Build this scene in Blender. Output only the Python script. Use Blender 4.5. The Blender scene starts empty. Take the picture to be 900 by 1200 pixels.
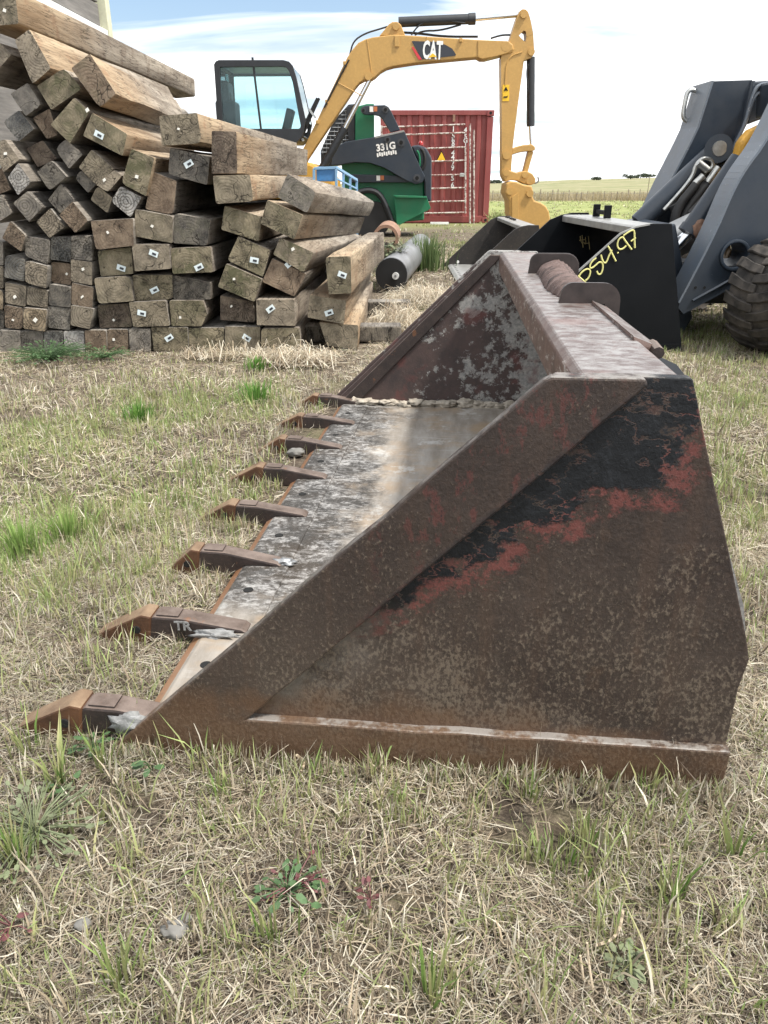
import bpy, bmesh, math, random
import numpy as np
from mathutils import Vector, Matrix
random.seed(7); RNG = np.random.default_rng(11)
S = bpy.context.scene
COL = S.collection
R = math.radians

# ------------------------------------------------------------------ camera
CAM_H = 1.04
PITCH = math.atan(390 / 900)
cam_d = bpy.data.cameras.new('camera'); cam = bpy.data.objects.new('camera', cam_d); COL.objects.link(cam)
cam.location = (0, 0, CAM_H); cam.rotation_euler = (math.pi / 2 - PITCH, 0, 0)
cam_d.sensor_fit = 'HORIZONTAL'; cam_d.sensor_width = 36; cam_d.lens = 36
cam_d.clip_start = 0.05; cam_d.clip_end = 3000
S.camera = cam

# ------------------------------------------------------------------ sky, sun, exposure
SKY_OFF = (5.0, 1.0, 0.0)
SUN_EL, SUN_AZ = R(60), R(112)          # azimuth clockwise from +Y: light from the right, a little from the camera side
W_ = bpy.data.worlds.new('World'); S.world = W_; W_.use_nodes = True
wt = W_.node_tree; wt.nodes.clear()
def wn(t, **k):
    n = wt.nodes.new(t)
    for a, b in k.items(): setattr(n, a, b)
    return n
wo = wn('ShaderNodeOutputWorld'); bg = wn('ShaderNodeBackground'); bgc = wn('ShaderNodeBackground'); mx = wn('ShaderNodeMixShader')
sky = wn('ShaderNodeTexSky', sky_type='NISHITA', sun_disc=False, sun_elevation=SUN_EL, sun_rotation=SUN_AZ)
sky.dust_density = 1.5
bg.inputs[1].default_value = 0.09
wt.links.new(sky.outputs[0], bg.inputs[0])
tc = wn('ShaderNodeTexCoord'); sp = wn('ShaderNodeSeparateXYZ'); wt.links.new(tc.outputs['Generated'], sp.inputs[0])
def wm(op, a, b=None):
    n = wn('ShaderNodeMath', operation=op)
    for i, v in enumerate((a, b)):
        if v is None: continue
        if isinstance(v, (int, float)): n.inputs[i].default_value = v
        else: wt.links.new(v, n.inputs[i])
    return n.outputs[0]
zz = wm('ADD', wm('MAXIMUM', sp.outputs[2], 0.0), 0.10)
cx = wm('DIVIDE', sp.outputs[0], zz); cy = wm('DIVIDE', sp.outputs[1], zz)
cb = wn('ShaderNodeCombineXYZ'); wt.links.new(cx, cb.inputs[0]); wt.links.new(cy, cb.inputs[1])
cn = wn('ShaderNodeTexNoise'); cn.inputs['Scale'].default_value = 0.55; cn.inputs['Detail'].default_value = 7; cn.inputs['Roughness'].default_value = 0.55
cn.inputs['Distortion'].default_value = 0.4
mpn = wn('ShaderNodeMapping'); mpn.inputs['Location'].default_value = SKY_OFF; mpn.inputs['Scale'].default_value = (0.75, 1.5, 1)
wt.links.new(cb.outputs[0], mpn.inputs[0]); wt.links.new(mpn.outputs[0], cn.inputs['Vector'])
rmp = wn('ShaderNodeValToRGB'); rmp.color_ramp.elements[0].position = 0.34; rmp.color_ramp.elements[1].position = 0.45
wt.links.new(cn.outputs['Fac'], rmp.inputs[0])
cn2 = wn('ShaderNodeTexNoise'); cn2.inputs['Scale'].default_value = 0.9; cn2.inputs['Detail'].default_value = 5
wt.links.new(mpn.outputs[0], cn2.inputs['Vector'])
rm2 = wn('ShaderNodeValToRGB')
rm2.color_ramp.elements[0].position = 0.34; rm2.color_ramp.elements[0].color = (0.50, 0.575, 0.66, 1)
rm2.color_ramp.elements[1].position = 0.55; rm2.color_ramp.elements[1].color = (1.0, 1.0, 1.0, 1)
wt.links.new(cn2.outputs['Fac'], rm2.inputs[0])
wt.links.new(rm2.outputs[0], bgc.inputs[0]); bgc.inputs[1].default_value = 0.80
hz = wn('ShaderNodeMapRange'); wt.links.new(sp.outputs[2], hz.inputs[0]); hz.inputs['From Min'].default_value = .03; hz.inputs['From Max'].default_value = .09; hz.inputs['To Min'].default_value = 1; hz.inputs['To Max'].default_value = 0
wt.links.new(wm('MAXIMUM', rmp.outputs[0], hz.outputs[0]), mx.inputs[0]); wt.links.new(bg.outputs[0], mx.inputs[1]); wt.links.new(bgc.outputs[0], mx.inputs[2])
wt.links.new(mx.outputs[0], wo.inputs[0])
sun_d = bpy.data.lights.new('sun', 'SUN'); sun_d.energy = 3.0; sun_d.angle = R(5); sun_d.color = (1, 0.95, 0.87)
sun = bpy.data.objects.new('sun', sun_d); COL.objects.link(sun)
sdir = Vector((math.sin(SUN_AZ) * math.cos(SUN_EL), math.cos(SUN_AZ) * math.cos(SUN_EL), math.sin(SUN_EL)))
sun.rotation_euler = sdir.to_track_quat('Z', 'Y').to_euler(); sun.location = sdir * 30
S.view_settings.view_transform = 'Standard'; S.view_settings.look = 'None'
S.view_settings.exposure = 1.1; S.view_settings.gamma = 1.0; S.view_settings.use_curve_mapping = False
S.render.engine = 'CYCLES'
S.cycles.max_bounces = 6; S.cycles.diffuse_bounces = 3; S.cycles.glossy_bounces = 3; S.cycles.transparent_max_bounces = 8; S.cycles.transmission_bounces = 4
S.cycles.use_denoising = True; S.cycles.use_adaptive_sampling = True; S.cycles.adaptive_threshold = 0.02

# ------------------------------------------------------------------ layout helpers
F_ = Vector((0, math.cos(PITCH), -math.sin(PITCH))); U_ = Vector((0, math.sin(PITCH), math.cos(PITCH))); C_ = Vector((0, 0, CAM_H))
def ray(x, y): return F_ + Vector(((x - 450) / 900, 0, 0)) + U_ * ((600 - y) / 900)
def at(x, y, Y):
    d = ray(x, y); return C_ + d * (Y / d.y)
def onz(x, y, z=0.0):
    d = ray(x, y); return C_ + d * ((z - CAM_H) / d.z)

class MB:
    def __init__(s): s.v = []; s.f = []
    def add(s, vs, fs):
        o = len(s.v); s.v += [tuple(v) for v in vs]; s.f += [tuple(i + o for i in f) for f in fs]; return s
    def prism(s, pts, vec):
        n = len(pts); vec = Vector(vec); a = [Vector(p) for p in pts]
        nrm = Vector((0, 0, 0))
        for i in range(n): nrm += a[i].cross(a[(i + 1) % n])
        if nrm.dot(vec) > 0: a.reverse()
        b = [p + vec for p in a]
        fs = [tuple(range(n)), tuple(range(2 * n - 1, n - 1, -1))]
        fs += [((i + 1) % n, i, n + i, n + (i + 1) % n) for i in range(n)]
        return s.add(a + b, fs)
    def box(s, c, size, rot=None):
        c = Vector(c); h = Vector(size) * .5
        vs = [Vector((x * h.x, y * h.y, z * h.z)) for x in (-1, 1) for y in (-1, 1) for z in (-1, 1)]
        if rot is not None: vs = [rot @ v for v in vs]
        vs = [v + c for v in vs]
        return s.add(vs, [(0, 1, 3, 2), (4, 6, 7, 5), (0, 4, 5, 1), (2, 3, 7, 6), (0, 2, 6, 4), (1, 5, 7, 3)])
    def pipe(s, pts, r, n=10, caps=True):
        P = [Vector(p) for p in pts]; m = len(P)
        rs = r if isinstance(r, (list, tuple)) else [r] * m
        T = [(P[min(i + 1, m - 1)] - P[max(i - 1, 0)]).normalized() for i in range(m)]
        u = T[0].orthogonal().normalized(); vs = []; fs = []
        for i in range(m):
            u = (u - T[i] * u.dot(T[i])).normalized(); w = T[i].cross(u)
            for k in range(n):
                a = 2 * math.pi * k / n
                vs.append(P[i] + (u * math.cos(a) + w * math.sin(a)) * rs[i])
        for i in range(m - 1):
            for k in range(n):
                k2 = (k + 1) % n
                fs.append((i * n + k, i * n + k2, (i + 1) * n + k2, (i + 1) * n + k))
        if caps: fs.append(tuple(range(n - 1, -1, -1))); fs.append(tuple((m - 1) * n + k for k in range(n)))
        return s.add(vs, fs)
    def ring(s, outer, inner, vec):
        n = len(outer); vec = Vector(vec)
        A = [Vector(p) for p in outer]; B = [Vector(p) for p in inner]
        vs = A + B + [p + vec for p in A] + [p + vec for p in B]; fs = []
        for i in range(n):
            j = (i + 1) % n
            fs += [(i, n + i, n + j, j), (2 * n + i, 2 * n + j, 3 * n + j, 3 * n + i), (i, j, 2 * n + j, 2 * n + i), (n + j, n + i, 3 * n + i, 3 * n + j)]
        return s.add(vs, fs)
    def build(s, name, mat, parent=None, origin=None, bevel=0, seg=2, smooth=False, loc=None):
        o = Vector(origin) if origin is not None else Vector((0, 0, 0))
        me = bpy.data.meshes.new(name)
        me.from_pydata([tuple(Vector(v) - o) for v in s.v], [], s.f)
        bm = bmesh.new(); bm.from_mesh(me)
        bmesh.ops.recalc_face_normals(bm, faces=bm.faces[:])
        if bevel:
            es = [e for e in bm.edges if len(e.link_faces) == 2 and e.calc_face_angle(0) > 0.5]
            bmesh.ops.bevel(bm, geom=es, offset=bevel, offset_type='OFFSET', segments=seg, profile=.5, affect='EDGES', clamp_overlap=True)
        if smooth:
            for f in bm.faces: f.smooth = True
        bm.to_mesh(me); bm.free()
        if smooth: me.set_sharp_from_angle(angle=R(38))
        if mat: me.materials.append(mat)
        ob = bpy.data.objects.new(name, me); COL.objects.link(ob)
        if parent: ob.parent = parent
        elif origin is not None: ob.location = o
        if loc is not None: ob.location = loc
        return ob
def tag(o, label=None, cat=None, group=None, kind=None):
    for k, v in (('label', label), ('category', cat), ('group', group), ('kind', kind)):
        if v: o[k] = v
    return o
def thing(name, loc, label, cat, group=None, rz=0, rx=0):
    o = bpy.data.objects.new(name, None); COL.objects.link(o); o.empty_display_size = .1
    o.location = loc; o.rotation_euler = (rx, 0, rz)
    return tag(o, label, cat, group)
def text_mesh(body, name, mat, parent, m, size=1.0, bold=0.0, extrude=0.002, shear=0.0):
    cu = bpy.data.curves.new(name, 'FONT'); cu.body = body; cu.size = size; cu.offset = bold; cu.extrude = extrude; cu.align_x = 'CENTER'; cu.align_y = 'CENTER'; cu.shear = shear
    cu.resolution_u = 3
    t = bpy.data.objects.new('text_tmp', cu); COL.objects.link(t)
    dg = bpy.context.evaluated_depsgraph_get()
    me = bpy.data.meshes.new_from_object(t.evaluated_get(dg))
    bpy.data.objects.remove(t); me.name = name
    me.materials.clear(); me.materials.append(mat); me.transform(m)
    o = bpy.data.objects.new(name, me); COL.objects.link(o); o.parent = parent
    return o

# ------------------------------------------------------------------ material helpers
class G:
    def __init__(s, name):
        s.m = bpy.data.materials.new(name); s.m.use_nodes = True; s.t = s.m.node_tree; s.t.nodes.clear()
        s.out = s.t.nodes.new('ShaderNodeOutputMaterial'); s._o = None
    def n(s, ty, **k):
        n = s.t.nodes.new(ty)
        for a, b in k.items(): setattr(n, a, b)
        return n
    def put(s, sock, v):
        if isinstance(v, bpy.types.NodeSocket): s.t.links.new(v, sock)
        elif isinstance(v, (tuple, list)): sock.default_value = tuple(v) + ((1,) if len(v) == 3 and len(sock.default_value) == 4 else ())
        elif hasattr(sock.default_value, '__len__'): sock.default_value = (v, v, v, 1)[:len(sock.default_value)]
        else: sock.default_value = v
    @property
    def obj(s):
        if not s._o: s._o = s.n('ShaderNodeTexCoord')
        return s._o.outputs['Object']
    @property
    def nrm(s):
        s.obj; return s._o.outputs['Normal']
    def map(s, scale=(1, 1, 1), loc=(0, 0, 0), rot=(0, 0, 0), vec=None):
        n = s.n('ShaderNodeMapping'); s.put(n.inputs[0], vec or s.obj)
        n.inputs['Scale'].default_value = scale; n.inputs['Location'].default_value = loc; n.inputs['Rotation'].default_value = rot
        return n.outputs[0]
    def noise(s, scale, detail=4, rough=.55, vec=None, dist=0, col=False):
        n = s.n('ShaderNodeTexNoise'); s.put(n.inputs['Vector'], vec or s.obj)
        n.inputs['Scale'].default_value = scale; n.inputs['Detail'].default_value = detail; n.inputs['Roughness'].default_value = rough; n.inputs['Distortion'].default_value = dist
        return n.outputs['Color' if col else 'Fac']
    def math(s, op, a, b=0.0, c=None, clamp=False):
        n = s.n('ShaderNodeMath', operation=op, use_clamp=clamp); s.put(n.inputs[0], a); s.put(n.inputs[1], b)
        if c is not None: s.put(n.inputs[2], c)
        return n.outputs[0]
    def ramp(s, f, stops, interp='LINEAR'):
        n = s.n('ShaderNodeValToRGB'); cr = n.color_ramp; cr.interpolation = interp
        while len(cr.elements) < len(stops): cr.elements.new(.5)
        for e, (p, c) in zip(cr.elements, stops):
            e.position = p; e.color = (c, c, c, 1) if isinstance(c, (int, float)) else tuple(c) + (1,)
        s.put(n.inputs[0], f); return n.outputs[0]
    def step(s, f, a, b):
        n = s.n('ShaderNodeMapRange'); s.put(n.inputs['Value'], f); n.inputs['From Min'].default_value = a; n.inputs['From Max'].default_value = b
        return n.outputs[0]
    def mix(s, f, a, b, mode='MIX'):
        n = s.n('ShaderNodeMix', data_type='RGBA', blend_type=mode)
        s.put(n.inputs[0], f); s.put(n.inputs[6], a); s.put(n.inputs[7], b); return n.outputs[2]
    def xyz(s, vec=None):
        n = s.n('ShaderNodeSeparateXYZ'); s.put(n.inputs[0], vec or s.obj); return n.outputs
    def bump(s, h, strength=.3, dist=.01, nrm=None):
        n = s.n('ShaderNodeBump'); n.inputs['Strength'].default_value = strength; n.inputs['Distance'].default_value = dist
        s.put(n.inputs['Height'], h)
        if nrm: s.put(n.inputs['Normal'], nrm)
        return n.outputs[0]
    def bsdf(s, col, rough=.6, metal=0.0, bump=None, spec=.5, **k):
        b = s.n('ShaderNodeBsdfPrincipled'); s.put(b.inputs['Base Color'], col); s.put(b.inputs['Roughness'], rough); s.put(b.inputs['Metallic'], metal)
        s.put(b.inputs['Specular IOR Level'], spec)
        if bump: s.put(b.inputs['Normal'], bump)
        for a, v in k.items(): s.put(b.inputs[a.replace('_', ' ')], v)
        s.t.links.new(b.outputs[0], s.out.inputs[0]); return s.m

def paint(name, col, rough=.4, dirt=(.2, .17, .13), damt=.35, chip=None, chipamt=.62, nscale=3.0, spec=.5):
    g = G(name); n1 = g.noise(nscale, 6, .6); n2 = g.noise(nscale * 14, 3, .6)
    c = g.mix(g.math('MULTIPLY', g.step(n1, .35, .75), damt), col, dirt)
    c = g.mix(g.math('MULTIPLY', g.step(n2, .45, .8), .25), c, tuple(min(1, x * 1.5 + .006) for x in col))
    r = g.math('ADD', g.math('MULTIPLY', n1, .3), rough - .12)
    if chip:
        k = g.step(g.noise(nscale * 5, 8, .7), chipamt, chipamt + .03); c = g.mix(k, c, chip); r = g.mix(k, r, .8)
    return g.bsdf(c, r, bump=g.bump(n2, .08, .004), spec=spec)
def plain(name, col, rough=.5, metal=0.0, var=.25, scale=8):
    g = G(name); n = g.noise(scale, 5, .6)
    c = g.mix(g.step(n, .3, .7), tuple(x * (1 - var) for x in col), tuple(min(1, x * (1 + var)) for x in col))
    return g.bsdf(c, g.math('ADD', g.math('MULTIPLY', n, .2), rough - .1), metal)

M = {}
M['yellow'] = paint('yellow_paint', (.50, .295, .085), .45, (.25, .15, .06), .35, chip=(.20, .13, .07), chipamt=.685, nscale=2.2)
M['yellow_body'] = paint('yellow_body', (.55, .29, .03), .45, damt=.3)
M['slate'] = paint('slate_paint', (.018, .027, .041), .33, (.085, .085, .085), .26, chip=(.25, .27, .3), chipamt=.70, nscale=4)
M['slate_dull'] = paint('slate_dull', (.04, .045, .055), .5, (.1, .1, .1), .3)
M['green'] = paint('green_paint', (.004, .16, .07), .4, damt=.15)
M['blue'] = paint('blue_paint', (.05, .2, .45), .45, damt=.2)
M['palebl'] = paint('pale_blue_paint', (.22, .4, .6), .45, damt=.2)
M['black'] = plain('black_rubber', (.014, .014, .015), .6)
M['cabblk'] = plain('cab_black', (.022, .024, .028), .45)
M['chrome'] = plain('chrome_rod', (.75, .76, .78), .16, 1.0, .05)
M['zinc'] = plain('zinc_steel', (.5, .5, .48), .4, .9, .2, 30)
M['steel'] = plain('grey_steel', (.28, .29, .30), .5, .5, .3)
M['white'] = plain('white_print', (.8, .8, .78), .5, 0, .06)
M['offwhite'] = plain('white_trim', (.72, .73, .72), .5, 0, .15)
M['red'] = plain('red_lens', (.35, .02, .02), .25)
M['decalred'] = plain('red_print', (.6, .04, .05), .45, 0, .05)
M['decaldk'] = plain('dark_print', (.03, .033, .042), .4, 0, .05)
M['decalye'] = plain('yellow_print', (.8, .48, .02), .45, 0, .08)
M['orange'] = plain('orange_print', (.5, .16, .06), .45, 0, .1)
M['chalk'] = plain('yellow_marker', (.66, .63, .25), .7, 0, .12, 60)
M['chalkdim'] = plain('faded_marker', (.25, .2, .09), .7, 0, .3, 60)
M['hole'] = plain('hole_dark', (.006, .006, .006), .9)
M['paper'] = plain('paper_tag', (.66, .74, .76), .6, 0, .06, 40)
M['scrap'] = plain('white_scrap', (.78, .76, .70), .6, 0, .06, 40)
def mk_glass():
    g = G('cab_glass')
    gl = g.n('ShaderNodeBsdfGlossy'); gl.inputs['Roughness'].default_value = .03; gl.inputs['Color'].default_value = (.9, 1, 1, 1)
    tr = g.n('ShaderNodeBsdfTransparent'); tr.inputs['Color'].default_value = (.82, .93, .94, 1)
    fr = g.n('ShaderNodeFresnel'); fr.inputs['IOR'].default_value = 1.45
    m = g.n('ShaderNodeMixShader'); g.put(m.inputs[0], fr.outputs[0]); g.put(m.inputs[1], tr.outputs[0]); g.put(m.inputs[2], gl.outputs[0])
    g.t.links.new(m.outputs[0], g.out.inputs[0]); return g.m
M['glass'] = mk_glass()

# rusty steel: the families of surface on the big bucket
def rust_cols(g, dark=(.058, .038, .033), mid=(.115, .075, .062), scale=9):
    a = g.noise(scale, 8, .65); b = g.noise(scale * 9, 5, .7)
    c = g.mix(g.step(a, .3, .72), dark, mid)
    c = g.mix(g.math('MULTIPLY', g.step(b, .5, .78), .30), c, (.15, .10, .075))
    return c, a, b
def mk_side():
    g = G('rusted_side_plate'); X, Y, Z = g.xyz()
    Q0 = g.math('MULTIPLY', g.math('SUBTRACT', g.math('ADD', X, .905), g.math('SUBTRACT', Z, .085)), .7071); T0 = g.math('MULTIPLY', g.math('ADD', g.math('ADD', X, .905), g.math('SUBTRACT', Z, .085)), .7071)
    c, a, b = rust_cols(g, (.026, .0185, .016), (.050, .036, .030))
    # pale dust specks, thicker low down where the plate was dragged through soil
    fine = g.noise(150, 4, .7, g.map((1, 1, .7))); low = g.ramp(Z, [(0.0, 1.0), (.30, .55), (.55, 0.0)])
    patch = g.noise(5, 4, .6)
    k = g.math('ADD', g.math('ADD', fine, g.math('MULTIPLY', low, .17)), g.math('MULTIPLY', g.math('SUBTRACT', patch, .5), .42))
    c = g.mix(g.math('MULTIPLY', g.step(k, .62, .73), .6), c, (.20, .16, .12))
    c = g.mix(g.math('MULTIPLY', g.step(g.noise(210, 3, .6), .56, .66), g.math('ADD', .10, g.math('MULTIPLY', low, .28))), c, (.13, .105, .085))
    haze = g.math('MULTIPLY', low, g.step(g.noise(3.2, 6, .62), .36, .66)); c = g.mix(g.math('MULTIPLY', haze, .32), c, (.17, .135, .105))
    smear = g.math('MULTIPLY', g.math('SUBTRACT', 1.0, g.step(Q0, .0, .10)), g.math('MULTIPLY', g.step(Q0, -.002, .006), g.math('MULTIPLY', g.step(T0, .0, .06), g.math('SUBTRACT', 1.0, g.step(T0, .22, .42)))))
    c = g.mix(g.math('MULTIPLY', g.math('MULTIPLY', smear, g.step(g.noise(18, 7, .7), .40, .58)), .6), c, (.22, .20, .175))
    runs = g.step(g.noise(9, 6, .65, g.map((2.2, 1, .16))), .52, .72); c = g.mix(g.math('MULTIPLY', runs, .28), c, (.105, .062, .04))
    # orange rust near the bottom bar and tip
    orr = g.math('ADD', g.noise(14, 6, .6), g.math('MULTIPLY', g.ramp(g.math('ADD', Z, g.math('MULTIPLY', g.math('ADD', X, .6), .08)), [(0.0, 1.0), (.10, .75), (.16, 0.0)]), .5))
    c = g.mix(g.math('MULTIPLY', g.step(orr, .62, .95), .6), c, (.125, .066, .034))
    # remnants of black paint bordered by red primer in a wedge below the diagonal strip
    q = g.math('MULTIPLY', g.math('SUBTRACT', g.math('ADD', X, .905), g.math('SUBTRACT', Z, .085)), .7071)
    t = g.math('MULTIPLY', g.math('ADD', g.math('ADD', X, .905), g.math('SUBTRACT', Z, .085)), .7071)
    T = g.ramp(t, [(.27, 0.0), (.41, .040), (.52, .070), (.61, .088), (.70, .098), (.77, .115), (.86, .17), (.93, .15), (1.0, .10)])
    w1 = g.noise(7, 7, .62, g.map((1, 1, 1.9))); w2 = g.noise(32, 6, .7)
    v = g.math('ADD', g.math('SUBTRACT', T, q), g.math('ADD', g.math('MULTIPLY', g.math('SUBTRACT', w1, .5), .15), g.math('MULTIPLY', g.math('SUBTRACT', w2, .5), .08)))
    gate = g.step(t, .24, .40)
    inq = g.step(q, -.012, .0)
    scr = g.math('MULTIPLY', g.step(g.noise(7, 10, .74, g.map((1.2, 1, 2.2), rot=(0, .6, 0)), .15), .41, .44), g.step(g.math('ABSOLUTE', g.math('SUBTRACT', g.noise(9, 6, .6, g.map((1, 1, 1.8))), .5)), .004, .012))     # torn streaks inside the black
    red = g.math('MULTIPLY', g.math('MULTIPLY', g.math('MULTIPLY', g.step(v, -.030, -.014), g.math('SUBTRACT', 1.0, g.math('MULTIPLY', g.step(v, .03, .07), .8))), gate), g.step(g.noise(34, 9, .78), .47, .54))
    c = g.mix(g.math('MULTIPLY', g.math('MULTIPLY', red, inq), .8), c, (.165, .052, .045))
    blk = g.math('MULTIPLY', g.math('MULTIPLY', g.step(v, .008, .02), gate), g.math('MULTIPLY', inq, scr))
    c = g.mix(blk, c, g.mix(g.step(w2, .5, .8), (.005, .0065, .009), (.020, .023, .028)))
    # strip: red and black flecks
    off = g.math('SUBTRACT', 1.0, inq)
    fl = g.noise(13, 9, .74, g.map((1.7, 1, .8), rot=(0, R(45), 0)))
    tt = g.ramp(t, [(.36, 0.0), (.55, 1.0), (.95, 1.0), (1.02, .2)])
    kf = g.math('MULTIPLY', g.math('MULTIPLY', off, tt), g.step(fl, .535, .575))
    c = g.mix(g.math('MULTIPLY', kf, .7), c, (.105, .036, .031))
    c = g.mix(g.math('MULTIPLY', g.math('MULTIPLY', off, tt), g.step(fl, .605, .62)), c, (.012, .012, .016))
    # pale patches on upward faces, as on the ledge above the bottom bar
    N = g.xyz(g.nrm); up = g.step(N[2], .6, .8)
    led = g.math('MULTIPLY', up, g.step(g.noise(16, 7, .7), .44, .54))
    c = g.mix(g.math('MULTIPLY', led, .8), c, (.25, .235, .22))
    # long scratches
    sc = g.math('MAXIMUM', g.step(g.noise(2.5, 10, .85, g.map((1, 1, 18), rot=(0, .35, 0))), .65, .68), g.step(g.noise(3.1, 10, .85, g.map((16, 1, 1), rot=(0, -.5, 0))), .66, .69))
    c = g.mix(g.math('MULTIPLY', sc, .4), c, (.28, .25, .23))
    r = g.math('ADD', g.math('MULTIPLY', fine, .35), .34)
    h = g.math('ADD', g.math('ADD', fine, g.math('MULTIPLY', a, 1.5)), g.math('MULTIPLY', blk, .6))
    return g.bsdf(c, r, .15, g.bump(h, .35, .006), .45)
M['side'] = mk_side()
def mk_floor():
    g = G('worn_bucket_floor'); X, Y, Z = g.xyz()
    st = g.noise(6, 8, .6, g.map((3, .7, 1))); fine = g.noise(48, 9, .78, g.map((1.0, 1.5, 1)), .3); coarse = g.noise(9, 6, .65, g.map((1, 1.4, 1)))
    c = g.mix(g.step(st, .34, .66), (.21, .182, .150), (.36, .33, .295))
    c = g.mix(g.math('MULTIPLY', g.step(g.noise(4.5, 6, .65), .48, .62), .65), c, (.34, .24, .145))
    c = g.mix(g.math('MULTIPLY', g.step(g.noise(8, 7, .7), .57, .64), .7), c, (.50, .49, .47))
    # scorched, flaking zone along the lip
    d = g.math('ADD', g.math('MULTIPLY', g.math('ADD', X, .86), 3.2), g.math('MULTIPLY', g.math('SUBTRACT', g.noise(3.5, 7, .65), .5), 2.4))
    ymask = g.step(g.math('ADD', Y, g.math('MULTIPLY', g.math('SUBTRACT', coarse, .5), .5)), .40, .62)
    lip = g.math('MULTIPLY', g.math('SUBTRACT', 1.0, g.step(d, -.05, .35)), ymask)
    fk = g.math('ADD', fine, g.math('MULTIPLY', g.math('SUBTRACT', coarse, .5), .5))
    flk = g.mix(g.step(fk, .48, .66), (.012, .012, .013), (.44, .435, .43))
    c = g.mix(g.math('MULTIPLY', lip, .85), c, flk)
    drag = g.step(g.noise(22, 8, .75, g.map((.12, 1, 1))), .56, .64); c = g.mix(g.math('MULTIPLY', drag, .35), c, (.44, .42, .40))
    # orange rusted edge
    c = g.mix(g.math('MULTIPLY', g.math('LESS_THAN', g.math('SUBTRACT', X, g.math('MULTIPLY', Y, .0175)), -1.128), .8), c, (.26, .12, .05))
    # caked pale mud in the far corner
    far = g.math('ADD', g.math('MULTIPLY', g.math('SUBTRACT', Y, 2.50), 8), g.math('MULTIPLY', g.math('SUBTRACT', g.noise(12, 5, .6), .5), 1.2))
    c = g.mix(g.math('MULTIPLY', g.step(far, .1, .4), .85), c, (.40, .37, .32))
    h = g.math('ADD', g.math('MULTIPLY', g.math('MULTIPLY', lip, fine), 2.5), st)
    return g.bsdf(c, g.math('ADD', g.math('MULTIPLY', fine, .4), .32), .18, g.bump(h, .5, .008), .5)
M['floor'] = mk_floor()
def mk_far():
    g = G('flaked_inner_plate'); X, Y, Z = g.xyz()
    c, a, b = rust_cols(g, (.042, .032, .032), (.085, .055, .05))
    k = g.math('ADD', g.math('ADD', g.math('MULTIPLY', g.noise(8, 8, .72), .6), g.math('MULTIPLY', g.noise(30, 7, .75), .4)), g.math('MULTIPLY', g.math('SUBTRACT', g.math('ADD', X, g.math('MULTIPLY', Z, .15)), -.50), .26))
    fl = g.step(k, .53, .565)
    c = g.mix(g.math('MULTIPLY', fl, .92), c, g.mix(g.step(b, .35, .65), (.20, .20, .20), (.40, .39, .365)))
    c = g.mix(g.math('MULTIPLY', g.step(g.noise(6, 5, .6), .58, .66), .5), c, (.15, .045, .04))
    return g.bsdf(c, .6, .1, g.bump(g.math('ADD', fl, b), .4, .006))
M['farplate'] = mk_far()
def mk_beam():
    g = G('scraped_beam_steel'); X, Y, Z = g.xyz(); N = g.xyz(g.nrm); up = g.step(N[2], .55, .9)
    c, a, b = rust_cols(g, (.06, .036, .030), (.15, .088, .07), 14)
    s = g.noise(20, 9, .75, g.map((1.1, 1.7, 1))); fl = g.step(g.noise(34, 8, .76, g.map((1, .6, 1.8))), .55, .60)
    c = g.mix(g.math('MULTIPLY', fl, .6), c, (.44, .40, .37))
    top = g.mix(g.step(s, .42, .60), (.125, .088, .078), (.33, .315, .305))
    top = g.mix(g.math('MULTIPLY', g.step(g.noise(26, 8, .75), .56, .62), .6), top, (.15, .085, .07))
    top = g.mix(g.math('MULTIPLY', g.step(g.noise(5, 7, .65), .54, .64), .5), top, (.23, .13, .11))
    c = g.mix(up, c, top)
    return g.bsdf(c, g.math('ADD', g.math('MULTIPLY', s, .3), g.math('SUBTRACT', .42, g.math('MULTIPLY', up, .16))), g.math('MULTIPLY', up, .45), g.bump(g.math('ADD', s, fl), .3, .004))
M['beam'] = mk_beam()
def mk_crumple():
    g = G('crumpled_rusty_pipe'); c, a, b = rust_cols(g, (.07, .042, .036), (.20, .14, .125), 18); Y = g.xyz()
    cr = g.noise(26, 6, .7, g.map((.5, 1.6, .5), rot=(0, 0, .5))); c = g.mix(g.math('MULTIPLY', g.step(cr, .5, .62), .7), c, (.012, .009, .009))  # dark creases: shade between the folds put into the colour
    return g.bsdf(c, .6, .1, g.bump(cr, .9, .012))
M['crumple'] = mk_crumple()
def mk_tooth():
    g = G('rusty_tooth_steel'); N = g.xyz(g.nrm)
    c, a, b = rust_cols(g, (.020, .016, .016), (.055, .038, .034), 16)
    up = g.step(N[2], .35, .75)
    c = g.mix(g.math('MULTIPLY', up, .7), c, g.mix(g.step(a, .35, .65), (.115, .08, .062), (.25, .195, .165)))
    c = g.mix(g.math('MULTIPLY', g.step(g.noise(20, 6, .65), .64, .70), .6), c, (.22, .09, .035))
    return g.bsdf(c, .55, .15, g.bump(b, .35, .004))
M['tooth'] = mk_tooth()
def mk_toothtip():
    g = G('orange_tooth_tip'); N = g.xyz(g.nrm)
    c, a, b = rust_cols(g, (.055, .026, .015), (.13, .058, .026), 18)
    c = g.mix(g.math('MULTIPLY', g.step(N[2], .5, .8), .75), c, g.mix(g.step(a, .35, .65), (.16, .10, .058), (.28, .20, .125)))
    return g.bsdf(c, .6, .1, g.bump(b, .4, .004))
M['toothtip'] = mk_toothtip()
def mk_mud(name, c0, c1):
    g = G(name); n = g.noise(40, 8, .7); return g.bsdf(g.mix(g.step(n, .3, .7), c0, c1), .85, 0, g.bump(n, .6, .01))
M['mortar'] = mk_mud('dried_mortar', (.14, .14, .14), (.34, .345, .345))
M['mudcake'] = mk_mud('caked_mud', (.28, .24, .19), (.45, .41, .35))
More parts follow.
